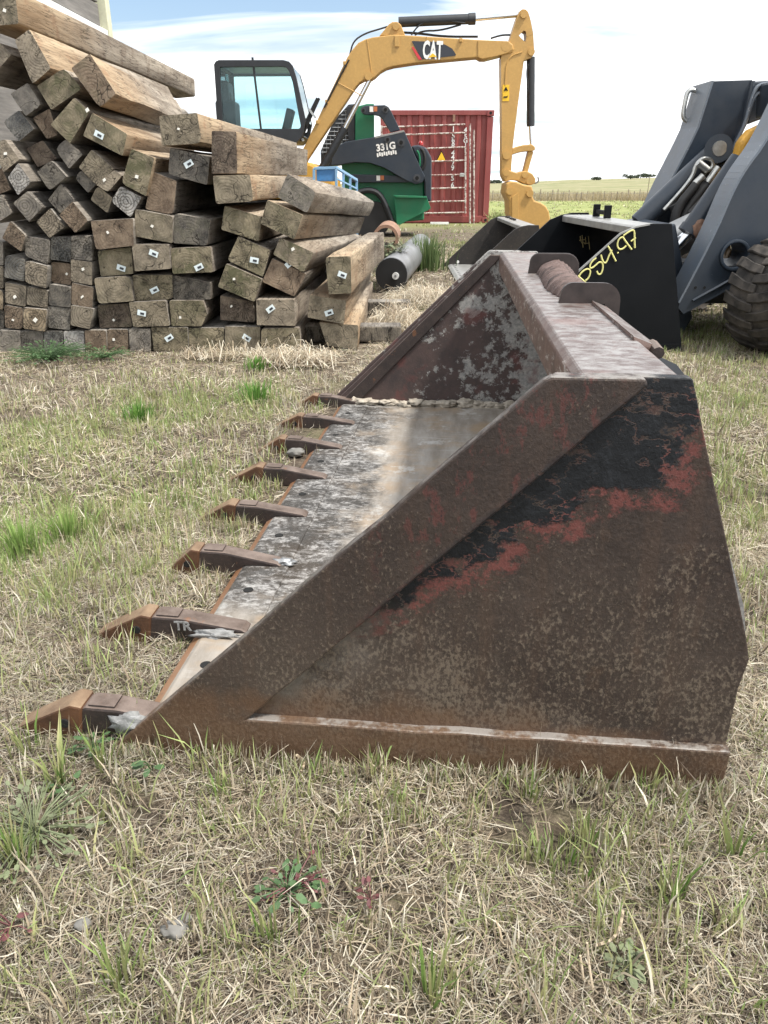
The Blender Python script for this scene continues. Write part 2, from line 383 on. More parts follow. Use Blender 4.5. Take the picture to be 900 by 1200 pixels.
def mk_blackpaint():
    g = G('black_bucket_paint'); n = g.noise(3, 6, .6); f = g.noise(40, 7, .75)
    sc = g.step(g.noise(6, 10, .8, g.map((1, 1, 3))), .70, .73)
    c = g.mix(g.step(n, .3, .7), (.003, .004, .0055), (.007, .008, .010))
    c = g.mix(g.math('MULTIPLY', sc, .6), c, (.18, .18, .18)); c = g.mix(g.math('MULTIPLY', g.step(f, .66, .75), .3), c, (.10, .09, .08))
    return g.bsdf(c, g.math('ADD', g.math('MULTIPLY', n, .25), .36), 0, g.bump(f, .05, .003), .16)
M['blackpaint'] = mk_blackpaint()
def mk_browniron():
    g = G('brown_bucket_steel'); c, a, b = rust_cols(g, (.020, .019, .019), (.05, .043, .038), 6)
    c = g.mix(g.math('MULTIPLY', g.step(g.noise(25, 6, .7), .6, .68), .5), c, (.16, .13, .1)); return g.bsdf(c, .5, .1, g.bump(b, .2, .004))
M['brownsteel'] = mk_browniron()
M['earsteel'] = plain('dark_ear_steel', (.040, .030, .028), .45, .2, .4, 20)
M['greysteel'] = plain('grey_worn_top', (.30, .30, .29), .4, .3, .25)
def mk_container():
    g = G('container_red'); n = g.noise(1.4, 6, .6); f = g.noise(9, 8, .7); Z = g.xyz()[2]
    c = g.mix(g.step(n, .3, .7), (.22, .040, .038), (.28, .072, .066))
    c = g.mix(g.math('MULTIPLY', g.step(f, .62, .72), .5), c, (.11, .04, .03))
    st = g.noise(3, 5, .6, g.map((6, 6, .4))); c = g.mix(g.math('MULTIPLY', g.step(st, .5, .75), .25), c, (.30, .15, .13))
    return g.bsdf(c, .55, 0, g.bump(f, .1, .01))
M['container'] = mk_container()
def mk_gate():
    g = G('worn_white_gate'); k = g.step(g.noise(14, 7, .72), .46, .52)
    return g.bsdf(g.mix(k, (.20, .09, .08), (.50, .46, .42)), .6)
M['gate'] = mk_gate()
def mk_wood():
    g = G('weathered_timber'); X, Y, Z = g.xyz(); N = g.xyz(g.nrm)
    oi = g.n('ShaderNodeObjectInfo'); rnd = oi.outputs['Random']; oc = oi.outputs['Color']
    at_ = g.n('ShaderNodeAttribute', attribute_type='OBJECT', attribute_name='tan'); tanv = at_.outputs['Fac']
    at2 = g.n('ShaderNodeAttribute', attribute_type='OBJECT', attribute_name='rings'); rg = at2.outputs['Fac']
    at3 = g.n('ShaderNodeAttribute', attribute_type='OBJECT', attribute_name='moss'); ms = at3.outputs['Fac']
    end = g.step(g.math('ABSOLUTE', N[1]), .6, .8)
    off = g.n('ShaderNodeCombineXYZ'); g.put(off.inputs[0], g.math('MULTIPLY', rnd, 37.0)); g.put(off.inputs[1], g.math('MULTIPLY', rnd, 11.0)); g.put(off.inputs[2], g.math('MULTIPLY', rnd, 53.0))
    va = g.n('ShaderNodeVectorMath', operation='ADD'); g.put(va.inputs[0], g.obj); g.put(va.inputs[1], off.outputs[0]); V = va.outputs[0]
    # end grain
    cxn = g.math('MULTIPLY', g.math('SUBTRACT', g.math('FRACT', g.math('MULTIPLY', rnd, 7.13)), .5), .09)
    czn = g.math('MULTIPLY', g.math('SUBTRACT', g.math('FRACT', g.math('MULTIPLY', rnd, 13.7)), .5), .09)
    dx = g.math('SUBTRACT', X, cxn); dz = g.math('SUBTRACT', Z, czn)
    wob = g.math('MULTIPLY', g.math('SUBTRACT', g.noise(9, 3, .5, V), .5), .05)
    rad = g.math('ADD', g.math('SQRT', g.math('ADD', g.math('MULTIPLY', dx, dx), g.math('MULTIPLY', dz, dz))), wob)
    ring = g.math('ABSOLUTE', g.math('SINE', g.math('MULTIPLY', rad, 185.0)))
    ang = g.math('ARCTAN2', dz, dx)
    ca = g.n('ShaderNodeCombineXYZ'); g.put(ca.inputs[0], g.math('MULTIPLY', ang, 1.1)); g.put(ca.inputs[1], g.math('MULTIPLY', rad, 2.0)); g.put(ca.inputs[2], g.math('MULTIPLY', rnd, 91.0))
    crk = g.noise(6.5, 4, .6, ca.outputs[0])
    crack = g.math('SUBTRACT', 1.0, g.ramp(g.math('ABSOLUTE', g.math('SUBTRACT', crk, .53)), [(0.0, 0.0), (.012, .15), (.034, 1.0)]))
    crack = g.math('MULTIPLY', g.math('MULTIPLY', crack, g.step(g.noise(8, 2, .5, V), .40, .52)), g.math('ADD', .12, g.math('MULTIPLY', g.step(g.math('FRACT', g.math('MULTIPLY', rnd, 23.7)), .45, .55), .88)))
    chk = g.step(g.math('ABSOLUTE', g.math('SUBTRACT', g.noise(5.5, 3, .5, V, .4), .5)), .0, .008); crack = g.math('MAXIMUM', crack, g.math('SUBTRACT', 1.0, chk))
    e = g.mix(g.math('MULTIPLY', g.math('SUBTRACT', 1.0, g.step(ring, .1, .75)), rg), oc, g.mix(.80, oc, (.012, .010, .009)))
    blot = g.noise(14, 6, .65, V)
    e = g.mix(g.step(blot, .38, .64), g.mix(.55, e, (.04, .034, .028)), g.mix(.25, e, (.42, .36, .27)))
    fine = g.noise(120, 4, .7, V); e = g.mix(g.math('MULTIPLY', g.step(fine, .45, .7), .3), e, g.mix(.5, e, (.5, .45, .36)))
    e = g.mix(g.math('MULTIPLY', g.math('MULTIPLY', g.step(g.noise(10, 6, .7, V), .48, .6), ms), .8), e, (.085, .086, .045))
    e = g.mix(g.math('MULTIPLY', crack, .85), e, (.012, .010, .008))
    # long faces
    mp = g.n('ShaderNodeMapping'); g.put(mp.inputs[0], V); mp.inputs['Scale'].default_value = (1, .06, 1)
    gr = g.noise(42, 6, .62, mp.outputs[0]); gr2 = g.noise(11, 5, .6, mp.outputs[0])
    tt = g.math('ADD', g.math('MULTIPLY', tanv, g.ramp(g.math('MULTIPLY', g.math('ADD', Y, g.math('MULTIPLY', g.math('SUBTRACT', blot, .5), .9)), .3), [(.12, 1.0), (.45, .30)])), 0.0)
    tv = g.noise(7, 4, .6, V); sgrey = g.mix(g.step(gr2, .34, .66), (.10, .09, .08), (.33, .305, .27)); stan = g.mix(g.step(gr2, .34, .66), (.22, .15, .09), (.43, .335, .225))
    sgrey = g.mix(g.math('MULTIPLY', g.step(tv, .50, .66), .55), sgrey, (.085, .075, .065)); stan = g.mix(g.math('MULTIPLY', g.step(tv, .54, .68), .45), stan, (.24, .12, .06))
    sd = g.mix(tt, sgrey, stan)
    ch = g.math('SUBTRACT', 1.0, g.ramp(g.math('ABSOLUTE', g.math('SUBTRACT', gr, .5)), [(0.0, 0.0), (.035, 1.0)]))
    sd = g.mix(g.math('MULTIPLY', g.math('MULTIPLY', ch, g.step(g.noise(6, 2, .5, V), .45, .6)), .75), sd, (.035, .027, .02))
    c = g.mix(end, sd, e)
    h = g.mix(end, g.math('SUBTRACT', gr, g.math('MULTIPLY', ch, .7)), g.math('SUBTRACT', g.math('ADD', g.math('MULTIPLY', ring, .25), g.math('MULTIPLY', fine, .4)), g.math('MULTIPLY', crack, 1.2)))
    return g.bsdf(c, .85, 0, g.bump(h, .6, .006), .25)
M['wood'] = mk_wood()
def mk_plank():
    g = G('grey_plank'); n = g.noise(20, 6, .65, g.map((1, .08, 1))); return g.bsdf(g.mix(g.step(n, .3, .7), (.10, .095, .09), (.23, .215, .20)), .8, 0, g.bump(n, .4, .006))
M['plank'] = mk_plank()
M['paleost'] = plain('pale_post_paint', (.55, .55, .40), .6, 0, .15)
def mk_tyre():
    g = G('dusty_tyre'); n = g.noise(9, 6, .65); f = g.noise(60, 4, .7); N = g.xyz(g.nrm)
    c = g.mix(g.math('MULTIPLY', g.step(n, .35, .7), .7), (.018, .017, .016), (.13, .112, .098)); return g.bsdf(c, .75, 0, g.bump(f, .2, .004), .3)
M['tyre'] = mk_tyre()
def mk_blade():
    g = G('grass_blades'); a = g.n('ShaderNodeAttribute', attribute_name='Col')
    d = g.n('ShaderNodeBsdfPrincipled'); g.put(d.inputs['Base Color'], a.outputs['Color']); d.inputs['Roughness'].default_value = .6; d.inputs['Specular IOR Level'].default_value = .3
    t = g.n('ShaderNodeBsdfTranslucent'); g.put(t.inputs['Color'], a.outputs['Color'])
    m = g.n('ShaderNodeMixShader'); m.inputs[0].default_value = .34; g.put(m.inputs[1], d.outputs[0]); g.put(m.inputs[2], t.outputs[0])
    g.t.links.new(m.outputs[0], g.out.inputs[0]); return g.m
M['blade'] = mk_blade()
def mk_ground():
    g = G('dry_soil_ground'); X, Y, Z = g.xyz()
    n = g.noise(1.1, 6, .6); f = g.noise(45, 6, .75); f2 = g.noise(9, 6, .7)
    soil = g.mix(g.step(f2, .36, .74), (.030, .024, .020), (.13, .10, .076))
    near = g.mix(g.math('MULTIPLY', g.step(f, .45, .65), g.math('ADD', .35, g.math('MULTIPLY', g.step(Y, 3.4, 4.4), .45))), soil, (.36, .305, .225))
    near = g.mix(g.math('MULTIPLY', g.step(n, .50, .66), .35), near, (.13, .15, .05))
    # mown green strip, pale standing hay and hillside further out
    sx = g.noise(.05, 5, .6, g.map((1, 3.5, 1))); sf = g.noise(.9, 5, .65, g.map((1, .35, 1)))
    grn = g.mix(g.step(sf, .3, .7), (.17, .20, .07), (.29, .31, .13))
    hay = g.mix(g.step(sf, .3, .7), (.25, .215, .12), (.38, .33, .21))
    hill = g.mix(g.step(sx, .40, .62), (.27, .25, .15), (.165, .18, .085))
    hill = g.mix(g.math('MULTIPLY', g.step(g.noise(.4, 5, .65, g.map((1, .2, 1))), .5, .7), .5), hill, (.32, .285, .19))
    yy = g.math('ADD', Y, g.math('MULTIPLY', g.math('SUBTRACT', g.noise(.12, 3, .5), .5), 10))
    c = g.mix(g.ramp(g.math('MULTIPLY', yy, .01), [(.17, 0.0), (.235, 1.0)]), near, grn)
    c = g.mix(g.ramp(g.math('MULTIPLY', yy, .01), [(.43, 0.0), (.47, 1.0)]), c, hay)
    c = g.mix(g.ramp(g.math('MULTIPLY', yy, .01), [(.75, 0.0), (.95, 1.0)]), c, hill)
    h = g.math('ADD', f, f2)
    return g.bsdf(c, .95, 0, g.bump(h, .6, .02), .15)
M['ground'] = mk_ground()
M['leaf'] = plain('weed_leaf', (.055, .105, .04), .55, 0, .35, 30)
M['leafred'] = plain('red_weed_leaf', (.11, .038, .04), .6, 0, .4, 30)
M['sage'] = plain('sage_leaf', (.12, .14, .075), .7, 0, .4, 30)
M['treeleaf'] = plain('tree_leaf', (.075, .095, .065), .7, 0, .4, 2)
M['bark'] = plain('bark', (.09, .07, .055), .9, 0, .3, 12)
M['post'] = plain('fence_post_wood', (.27, .235, .18), .9, 0, .3, 12)
M['rustpipe'] = plain('rusty_pipe', (.26, .15, .10), .7, .1, .35, 12)
M['pipegrey'] = plain('grey_drum_steel', (.20, .205, .215), .38, .3, .35, 5)
M['stone'] = plain('pebble', (.17, .165, .155), .85, 0, .25, 30)
M['root'] = plain('dry_root', (.40, .33, .24), .8, 0, .25, 40)

# ================================================================== ground
def sstep(a, b, x):
    t = np.clip((x - a) / (b - a), 0, 1); return t * t * (3 - 2 * t)
def vnoise(x, y, seed=0):
    xi = np.floor(x).astype(np.int64); yi = np.floor(y).astype(np.int64); fx = x - xi; fy = y - yi
    def h(i, j):
        n = (i * 374761393 + j * 668265263 + seed * 1442695041) & 0x7fffffff
        n = (n ^ (n >> 13)) * 1274126177 & 0x7fffffff
        return ((n ^ (n >> 16)) & 0xffff) / 65535.0
    fx = fx * fx * (3 - 2 * fx); fy = fy * fy * (3 - 2 * fy)
    return (h(xi, yi) * (1 - fx) + h(xi + 1, yi) * fx) * (1 - fy) + (h(xi, yi + 1) * (1 - fx) + h(xi + 1, yi + 1) * fx) * fy
def fbm(x, y, seed=0, o=4):
    r = 0; a = .5; t = 0
    for k in range(o): r = r + a * vnoise(x * 2 ** k, y * 2 ** k, seed + k); t += a; a *= .5
    return r / t
def gh(X, Y):
    X = np.asarray(X, float); Y = np.asarray(Y, float)
    z = -1.3 * sstep(38, 95, Y)
    crest = -.55 + 2.5 * sstep(25, 110, X) + .9 * sstep(-20, -90, X)
    z = z + (crest + 1.3) * sstep(85, 290, Y) - 14 * sstep(300, 900, Y)
    z = z + (fbm(X * .04, Y * .03, 3) - .5) * 1.1 * sstep(90, 170, Y)
    z = z + ((fbm(X * 1.3 + 9, Y * 1.3, 5) - .5) * .03 - .012) * (1 - sstep(12, 30, Y))
    return z
ys = np.concatenate([np.linspace(-4, 14, 91), np.linspace(14.5, 40, 40), np.linspace(42, 120, 40), np.linspace(124, 320, 50), np.linspace(350, 1500, 20)])
xs = np.concatenate([np.linspace(-900, -60, 16), np.linspace(-50, -6, 30), np.linspace(-5.6, 5.6, 57), np.linspace(6, 60, 36), np.linspace(70, 900, 18)])
XX, YY = np.meshgrid(xs, ys); ZZ = gh(XX, YY)
nx, ny = len(xs), len(ys)
me = bpy.data.meshes.new('ground')
idx = np.arange(nx * ny).reshape(ny, nx)
quads = np.stack([idx[:-1, :-1], idx[:-1, 1:], idx[1:, 1:], idx[1:, :-1]], -1).reshape(-1, 4)
me.from_pydata(np.stack([XX, YY, ZZ], -1).reshape(-1, 3).tolist(), [], quads.tolist())
me.polygons.foreach_set('use_smooth', [True] * len(me.polygons))
me.materials.append(M['ground'])
ground = bpy.data.objects.new('ground', me); COL.objects.link(ground)
tag(ground, 'dry grassy soil of the yard running out to a pale hillside', kind='structure')

# ================================================================== the big rusty bucket
BUCKET_W = 2.62
BO = onz(850, 920); BYAW = R(-5.2)
def curve_back(off):
    pts = []
    for i in range(11):
        a = -math.pi / 2 + (math.pi / 2 + .33) * i / 10
        pts.append((-.262 + (.262 - off) * math.cos(a) if i else -.262, .27 + (.265 - off) * math.sin(a)))
    return pts
def tooth_parts(root, y, w, j, off, wear):
    # adapter: a forged wedge welded on the lip; tip: a pointed cap pinned over its nose
    prof = [(-1.285, .002), (-1.275, .058 + j), (-1.245, .073 + j), (-1.18, .071 + j), (-1.03, .044), (-1.015, .033), (-1.12, .031), (-1.15, .002)]
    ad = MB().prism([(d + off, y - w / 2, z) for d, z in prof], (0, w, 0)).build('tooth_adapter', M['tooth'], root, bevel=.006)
    MB().box((-1.213 + off, y, .0735 + j), (.055, w * .8, .006), Matrix.Rotation(.03, 3, 'Y')).build('wear_pad', M['tooth'], ad, bevel=.002)
    L = 1.402 - wear
    prof2 = [(-1.262, -.008), (-1.250, .075 + j), (-1.275, .079 + j), (-(1.275 * .4 + L * .6), .038 + j * .5), (-L + .006, .012), (-L, .003), (-L + .03, -.008)]
    w2 = w * 1.18; n = len(prof2); vs = []
    for s_ in (-1, 1):
        for d, z in prof2:
            k = 1 - .25 * min(1, max(0, (-1.28 - d) / .14)); vs.append((d + off, y + s_ * w2 / 2 * k, z))
    fs = [tuple(range(n)), tuple(range(2 * n - 1, n - 1, -1))] + [((i + 1) % n, i, n + i, n + (i + 1) % n) for i in range(n)]
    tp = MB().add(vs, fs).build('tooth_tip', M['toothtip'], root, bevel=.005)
    MB().pipe([(-1.29 + off, y - w2 / 2 - .003, .034), (-1.29 + off, y + w2 / 2 + .003, .034)], .010, 10).build('pin', M['hole'], tp)
    return ad
def blob(name, c, r, mat, parent, seed=0, n=12, flat=.5, amp=.35):
    rr = random.Random(seed); bm = bmesh.new(); bmesh.ops.create_icosphere(bm, subdivisions=3, radius=1)
    for v in bm.verts:
        p = v.co * 2.1 + Vector((seed * 3.1, seed * 1.7, 0))
        from mathutils import noise as mn
        k = 1 + amp * mn.noise(p) + amp * .5 * mn.noise(p * 2.7)
        v.co = Vector((v.co.x * r[0] * k, v.co.y * r[1] * k, v.co.z * r[2] * k)) + Vector(c)
    me = bpy.data.meshes.new(name); bm.to_mesh(me); bm.free(); me.materials.append(mat)
    for p_ in me.polygons: p_.use_smooth = True
    o = bpy.data.objects.new(name, me); COL.objects.link(o); o.parent = parent; return o

def rough(poly, step=.045, amp=.0022, seed=1):
    rr = random.Random(seed); out = []
    for i, (x, z) in enumerate(poly):
        x2, z2 = poly[(i + 1) % len(poly)]; k = max(1, int(math.hypot(x2 - x, z2 - z) / step)); out.append((x, z))
        for t in range(1, k): out.append((x + (x2 - x) * t / k + rr.gauss(0, amp), z + (z2 - z) * t / k + rr.gauss(0, amp)))
    return out
big = thing('loader_bucket', BO, 'long rusty toothed loader bucket lying on the grass in the foreground', 'bucket', rz=BYAW, rx=R(-.55))
W = BUCKET_W
panel = [(-1.13, .028), (-.012, .035), (-.004, .05), (-.004, .20), (.004, .262), (-.010, .31), (-.168, .758), (-.172, .761), (-.375, .761)]
edge = [(-1.19, -.008), (-1.16, -.014), (-.004, -.006), (-.002, .076), (-.905, .085), (-.239, .752), (-.244, .763), (-.385, .763), (-.396, .757)]
for nm, y0, yv, y1, yw in (('side_plate', .022, .024, 0, .0235), ('side_plate', W - .046, .024, W - .0235, .0235)):
    near = y0 < 1
    p = MB().prism([(d, y0, z) for d, z in rough(panel, .08, .0006, 3 if near else 4)], (0, yv, 0)).build('side_plate', M['side'] if near else M['farplate'], big, bevel=.003)
    if near: tag(p, 'rusted near side plate with torn black paint edged in red')
    else: tag(p, 'inner far side plate flaked with pale grey mortar')
    MB().prism([(d, y1, z) for d, z in rough(edge, .08, .0009, 5 if near else 6)], (0, yw, 0)).build('edge_plate', M['side'] if near else M['farplate'], p, bevel=.004)
# inner doubler along the leading edge of the far plate
MB().prism([(d, W - .0465, z) for d, z in [(-1.10, .03), (-.385, .745), (-.325, .745), (-1.01, .03)]], (0, -.012, 0)).build('doubler_strip', M['tooth'], big, bevel=.003)
fl = MB().box((-.60, W / 2, .0165), (.80, W - .094, .027)).build('floor_plate', M['floor'], big)
lip = MB().prism([(d, .0475, z) for d, z in [(-1.145, .004), (-1.15, .014), (-1.118, .034), (-.995, .0345), (-.99, .002)]], (.046, W - .095, 0)).build('cutting_edge', M['floor'], big, bevel=.002)
for i in range(7):
    for k in (0,):
        y = .245 + .353 * i
        MB().pipe([(-1.072 + y * .018, y, .030), (-1.072 + y * .018, y, .0358)], .0135, 14).build('bolt_hole', M['hole'], lip)
MB().prism([(d, .047, z) for d, z in curve_back(0) + [(-.176, .745)] + [(-.196, .740)] + list(reversed(curve_back(.02)))], (0, W - .094, 0)).build('back_plate', M['farplate'], big)
bm_ = MB().prism([(d, .0465, z) for d, z in [(-.342, .672), (-.342, .742), (-.328, .757), (-.182, .757), (-.172, .748), (-.172, .672)]], (0, W - .093, 0))
beam = bm_.build('top_beam', M['beam'], big, bevel=.004, seg=2)
tag(beam, 'scraped pinkish grey box beam along the top of the bucket')
# coupler hook: two ear plates with a crumpled pipe between them
def ear(y, d0, d1, h):
    pts = [(d0, .756), (d0 + .004, .756 + h * .45)]
    for i in range(7):
        a = math.pi - (math.pi / 2) * i / 6; pts.append((d0 + .034 + .030 * math.cos(a), .756 + h - .030 + .030 * math.sin(a)))
    for i in range(7):
        a = math.pi / 2 - (math.pi / 2) * i / 6; pts.append((d1 - .045 + .045 * math.cos(a), .756 + h - .045 + .045 * math.sin(a)))
    pts += [(d1, .71), (d1 - .03, .70), (d1 - .035, .756)]
    return MB().prism([(d, y, z) for d, z in pts], (0, .014, 0)).build('ear_plate', M['earsteel'], big, bevel=.003)
ear(.875, -.272, -.118, .052); ear(1.62, -.29, -.118, .068)
g_ = MB(); nu, nv = 170, 16; vs = []
for i in range(nu):
    u = i / (nu - 1); y = .92 + u * .69
    for j in range(nv):
        a = math.pi * j / (nv - 1)
        ph = u * 12 + .55 * a + .35 * math.sin(u * 9) + .2 * math.sin(a * 3)
        r = .040 + .005 * math.sin(u * 5 + a) + .026 * (abs((ph % 1) - .5) - .25) * (.2 + .8 * math.sin(a)) * (1 if u > .1 else .25)
        r *= .8 + .35 * sstep(0, .4, np.float64(u))
        vs.append((-.212 - 1.25 * r * math.cos(a), y, .752 + r * math.sin(a) * (1.0 - .25 * (u < .1))))
fs = [(i * nv + j, i * nv + j + 1, (i + 1) * nv + j + 1, (i + 1) * nv + j) for i in range(nu - 1) for j in range(nv - 1)]
g_.add(vs, fs); cp = g_.build('crumpled_pipe', M['crumple'], big, smooth=True)
so = cp.modifiers.new('thick', 'SOLIDIFY'); so.thickness = .005
# torn strip along the back of the beam, black coupler gusset below it
MB().prism([(-.178, .36, .736), (-.128, .40, .730), (-.140, .60, .736), (-.15, .87, .742), (-.19, .87, .7575), (-.19, .36, .7575)], (0, 0, .008)).build('torn_strip', M['beam'], big, bevel=.003)
MB().pipe([(-.14, .355, .734), (-.136, .43, .736)], .012, 8).build('strip_curl', M['tooth'], big, smooth=True)
MB().prism([(-.1715, .70, .715), (-.135, .67, .70), (-.083, .42, .70), (-.098, .255, .70), (-.1715, .20, .715)], (-.02, 0, -.26)).build('coupler_gusset', M['blackpaint'], big, bevel=.003)
teeth = []
for i in range(8):
    y = .050 + i * .3575
    teeth.append(tooth_parts(big, y, .052, random.uniform(-.005, .006), .050 * y / 2.6, (.0, .0, .05, .01, .0, .02, .0, .03)[i]))
tm = Matrix.Translation((-1.165, .050 + .3575 - .0312, .050)) @ Matrix.Rotation(math.pi / 2, 4, 'X')
text_mesh('TR', 'painted_letters', M['mortar'], teeth[1], tm, .034, .001, .0008)
blob('mortar_splash', (-1.150, .016, .046), (.040, .010, .024), M['mortar'], big, 1, amp=.7)
blob('mortar_splash', (-1.085, .366, .038), (.050, .014, .011), M['mortar'], big, 2, amp=.9)
blob('weld_spatter', (-.955, .42, .042), (.028, .022, .012), M['steel'], big, 3, amp=.6)
blob('weld_spatter', (-1.0, .765, .040), (.030, .018, .008), M['steel'], big, 4, amp=.7)
for i in range(16):
    blob('caked_mud', (-1.0 + i * .058 + random.uniform(-.02, .02), W - .062 + random.uniform(-.012, .012), .036 + random.random() * .012), (random.uniform(.03, .06), random.uniform(.018, .045), random.uniform(.008, .026)), M['mudcake'], big, 20 + i, amp=.75)

# ================================================================== the two buckets behind
def plain_bucket(root, W, s, m_side, m_in, m_top, lipm):
    P = lambda L: [(d * s, z * s) for d, z in L]
    sp_ = []
    for y0 in (0, W - .022):
        p = MB().prism([(d, y0, z) for d, z in P([(-1.26, 0), (-.003, 0), (-.186, .766), (-.32, .766), (-.405, .750), (-.494, .714), (-.755, .476)])], (0, .022, 0)).build('side_plate', m_side, root, bevel=.003)
        MB().prism([(d, y0 - .008 if y0 == 0 else y0 + .0225, z) for d, z in P([(-1.25, 0), (-.02, .0), (-.03, .05), (-1.19, .05)])], (0, .0075, 0)).build('bottom_bar', m_side, p)
        sp_.append(p)
    MB().box((-.62 * s, W / 2, .014), (.90 * s, W - .046, .02)).build('floor_plate', lipm, root)
    lp = MB().prism([(d, .023, z) for d, z in P([(-1.16, .002), (-1.165, .012), (-1.12, .034), (-.985, .034), (-.98, .004)])], (0, W - .046, 0)).build('cutting_edge', lipm, root, bevel=.002)
    k = int(W / .17)
    for i in range(k):
        y = .1 + (W - .2) * i / (k - 1); MB().pipe([(-1.075 * s, y, .03 * s), (-1.075 * s, y, .034 * s + .002)], .015, 10).build('bolt_hole', M['hole'], lp)
    cb_ = [(d * s, z * s) for d, z in [(-.26, .006), (-.12, .03), (-.06, .09), (-.05, .16), (-.185, .735), (-.205, .735), (-.075, .17), (-.085, .11), (-.135, .055), (-.26, .027)]]
    MB().prism([(d, .0225, z) for d, z in cb_], (0, W - .045, 0)).build('back_plate', m_in, root)
    MB().prism([(d, .023, z) for d, z in P([(-.40, .70), (-.40, .742), (-.385, .752), (-.18, .752), (-.172, .70)])], (0, W - .046, 0)).build('top_beam', m_top, root, bevel=.003)
    return sp_
b2 = thing('loader_bucket', (1.964, 5.053, 0), 'black bucket with yellow handwritten number behind the rusty bucket', 'bucket', rz=R(3.2))
s2 = plain_bucket(b2, 1.72, 1.03, M['blackpaint'], M['blackpaint'], M['greysteel'], M['brownsteel'])
# bare bright leading edge of its near plate
MB().prism([(-1.296, -.004, .004), (-.778, -.004, .491), (-.509, -.004, .737), (-.418, -.004, .775), (-.33, -.004, .7905), (-.33, -.004, .781), (-.416, -.004, .766), (-.503, -.004, .729), (-.771, -.004, .484), (-1.285, -.004, .001)], (0, .012, 0)).build('bare_edge', M['greysteel'], s2[0])
c1 = MB().box((-.28, 1.10, .815), (.030, .26, .030)).box((-.28, .97, .822), (.05, .03, .09)).box((-.28, 1.23, .822), (.05, .03, .09)).build('step_bracket', M['blackpaint'], b2, bevel=.004)
blob('beam_end_glare', (-.40, .055, .705), (.07, .028, .05), M['offwhite'], b2, 9, amp=.15)  # glare on the beam's near end, put in as a white lump
# handwriting, traced in the plane of the near plate
n_in = Vector((-math.sin(R(3.2)), math.cos(R(3.2)), 0))
def onb2(x, y):
    d = ray(x, y); P0 = Vector((1.964, 5.053, 0)) - n_in * .003; p = C_ + d * ((P0 - C_).dot(n_in) / d.dot(n_in))
    return Matrix.Rotation(-R(3.2), 3, 'Z') @ (p - Vector((1.964, 5.053, 0)))
def sm(pts, k=3):
    for _ in range(k):
        q = [pts[0]]
        for a, b in zip(pts, pts[1:]): q += [(a[0] * .75 + b[0] * .25, a[1] * .75 + b[1] * .25), (a[0] * .25 + b[0] * .75, a[1] * .25 + b[1] * .75)]
        pts = q + [pts[-1]]
    return pts
hw = MB()
strokes = [[(150, 565), (190, 600), (270, 670)], [(165, 575), (190, 535), (235, 500), (275, 495), (290, 525), (270, 590), (235, 620)],
           [(350, 380), (310, 410), (280, 455), (285, 495), (330, 470), (380, 420), (415, 430), (420, 490), (400, 550), (370, 555), (355, 520)],
           [(398, 348), (410, 400), (435, 440), (460, 420), (480, 360), (515, 295)], [(470, 255), (490, 285), (555, 415)],
           [(572, 322), (580, 330)],
           [(640, 165), (615, 160), (580, 190), (568, 250), (590, 292), (630, 285), (665, 250)], [(625, 155), (660, 210), (722, 292)],
           [(635, 145), (690, 105), (740, 82), (752, 110), (752, 190), (755, 275)], [(715, 205), (765, 168)]]
for st in strokes:
    hw.pipe([onb2(660 + a / 9, 260 + b / 9) for a, b in (sm(st, 2) if len(st) > 2 else st)], .0052, 6)
hw.build('handwritten_number', M['chalk'], s2[0])
hw = MB()
for st in [[(180, 150), (185, 200), (205, 230)], [(200, 140), (210, 270)], [(170, 195), (240, 185)], [(235, 160), (240, 230), (280, 220)], [(265, 150), (280, 290)], [(215, 215), (235, 235)]]:
    hw.pipe([Matrix.Rotation(-R(3.2), 3, 'Z') @ (at(660 + a / 9, 260 + b / 9, 6.705) - Vector((1.964, 5.053, 0))) for a, b in st], .004, 5)
hw.build('faded_marks', M['chalkdim'], s2[1])
b3 = thing('loader_bucket', (1.72, 8.30, 0), 'dark brown bucket beyond the black one, row of bolt holes along its lip', 'bucket', rz=R(-1))
s3 = plain_bucket(b3, 2.15, .80, M['brownsteel'], M['brownsteel'], M['greysteel'], M['greysteel'])
for y in (1.2, 1.35, 1.5, 1.75, 1.9): MB().pipe([(-.23, y, .60), (-.23, y, .622)], .02, 8).build('bolt', M['brownsteel'], b3)
MB().pipe([(-.80, 2.13, .055), (-.80, 2.125, .055)], .02, 10).build('pin_hole', M['white'], s3[1])

# ================================================================== timber pile
WC = {'t': (.37, .28, .18), 'b': (.18, .12, .08), 'B': (.085, .055, .042), 'm': (.20, .168, .105), 'o': (.235, .196, .138), 'g': (.20, .185, .17), 'w': (.46, .45, .44), 'd': (.070, .068, .068), 'l': (.095, .105, .115), 'k': (.27, .225, .17)}
WORD = {'t': 'tan', 'b': 'brown', 'B': 'dark brown', 'm': 'mossy', 'o': 'olive brown', 'g': 'grey', 'w': 'whitish grey', 'd': 'dark grey', 'l': 'blue grey', 'k': 'pale brown'}
PY = 5.12
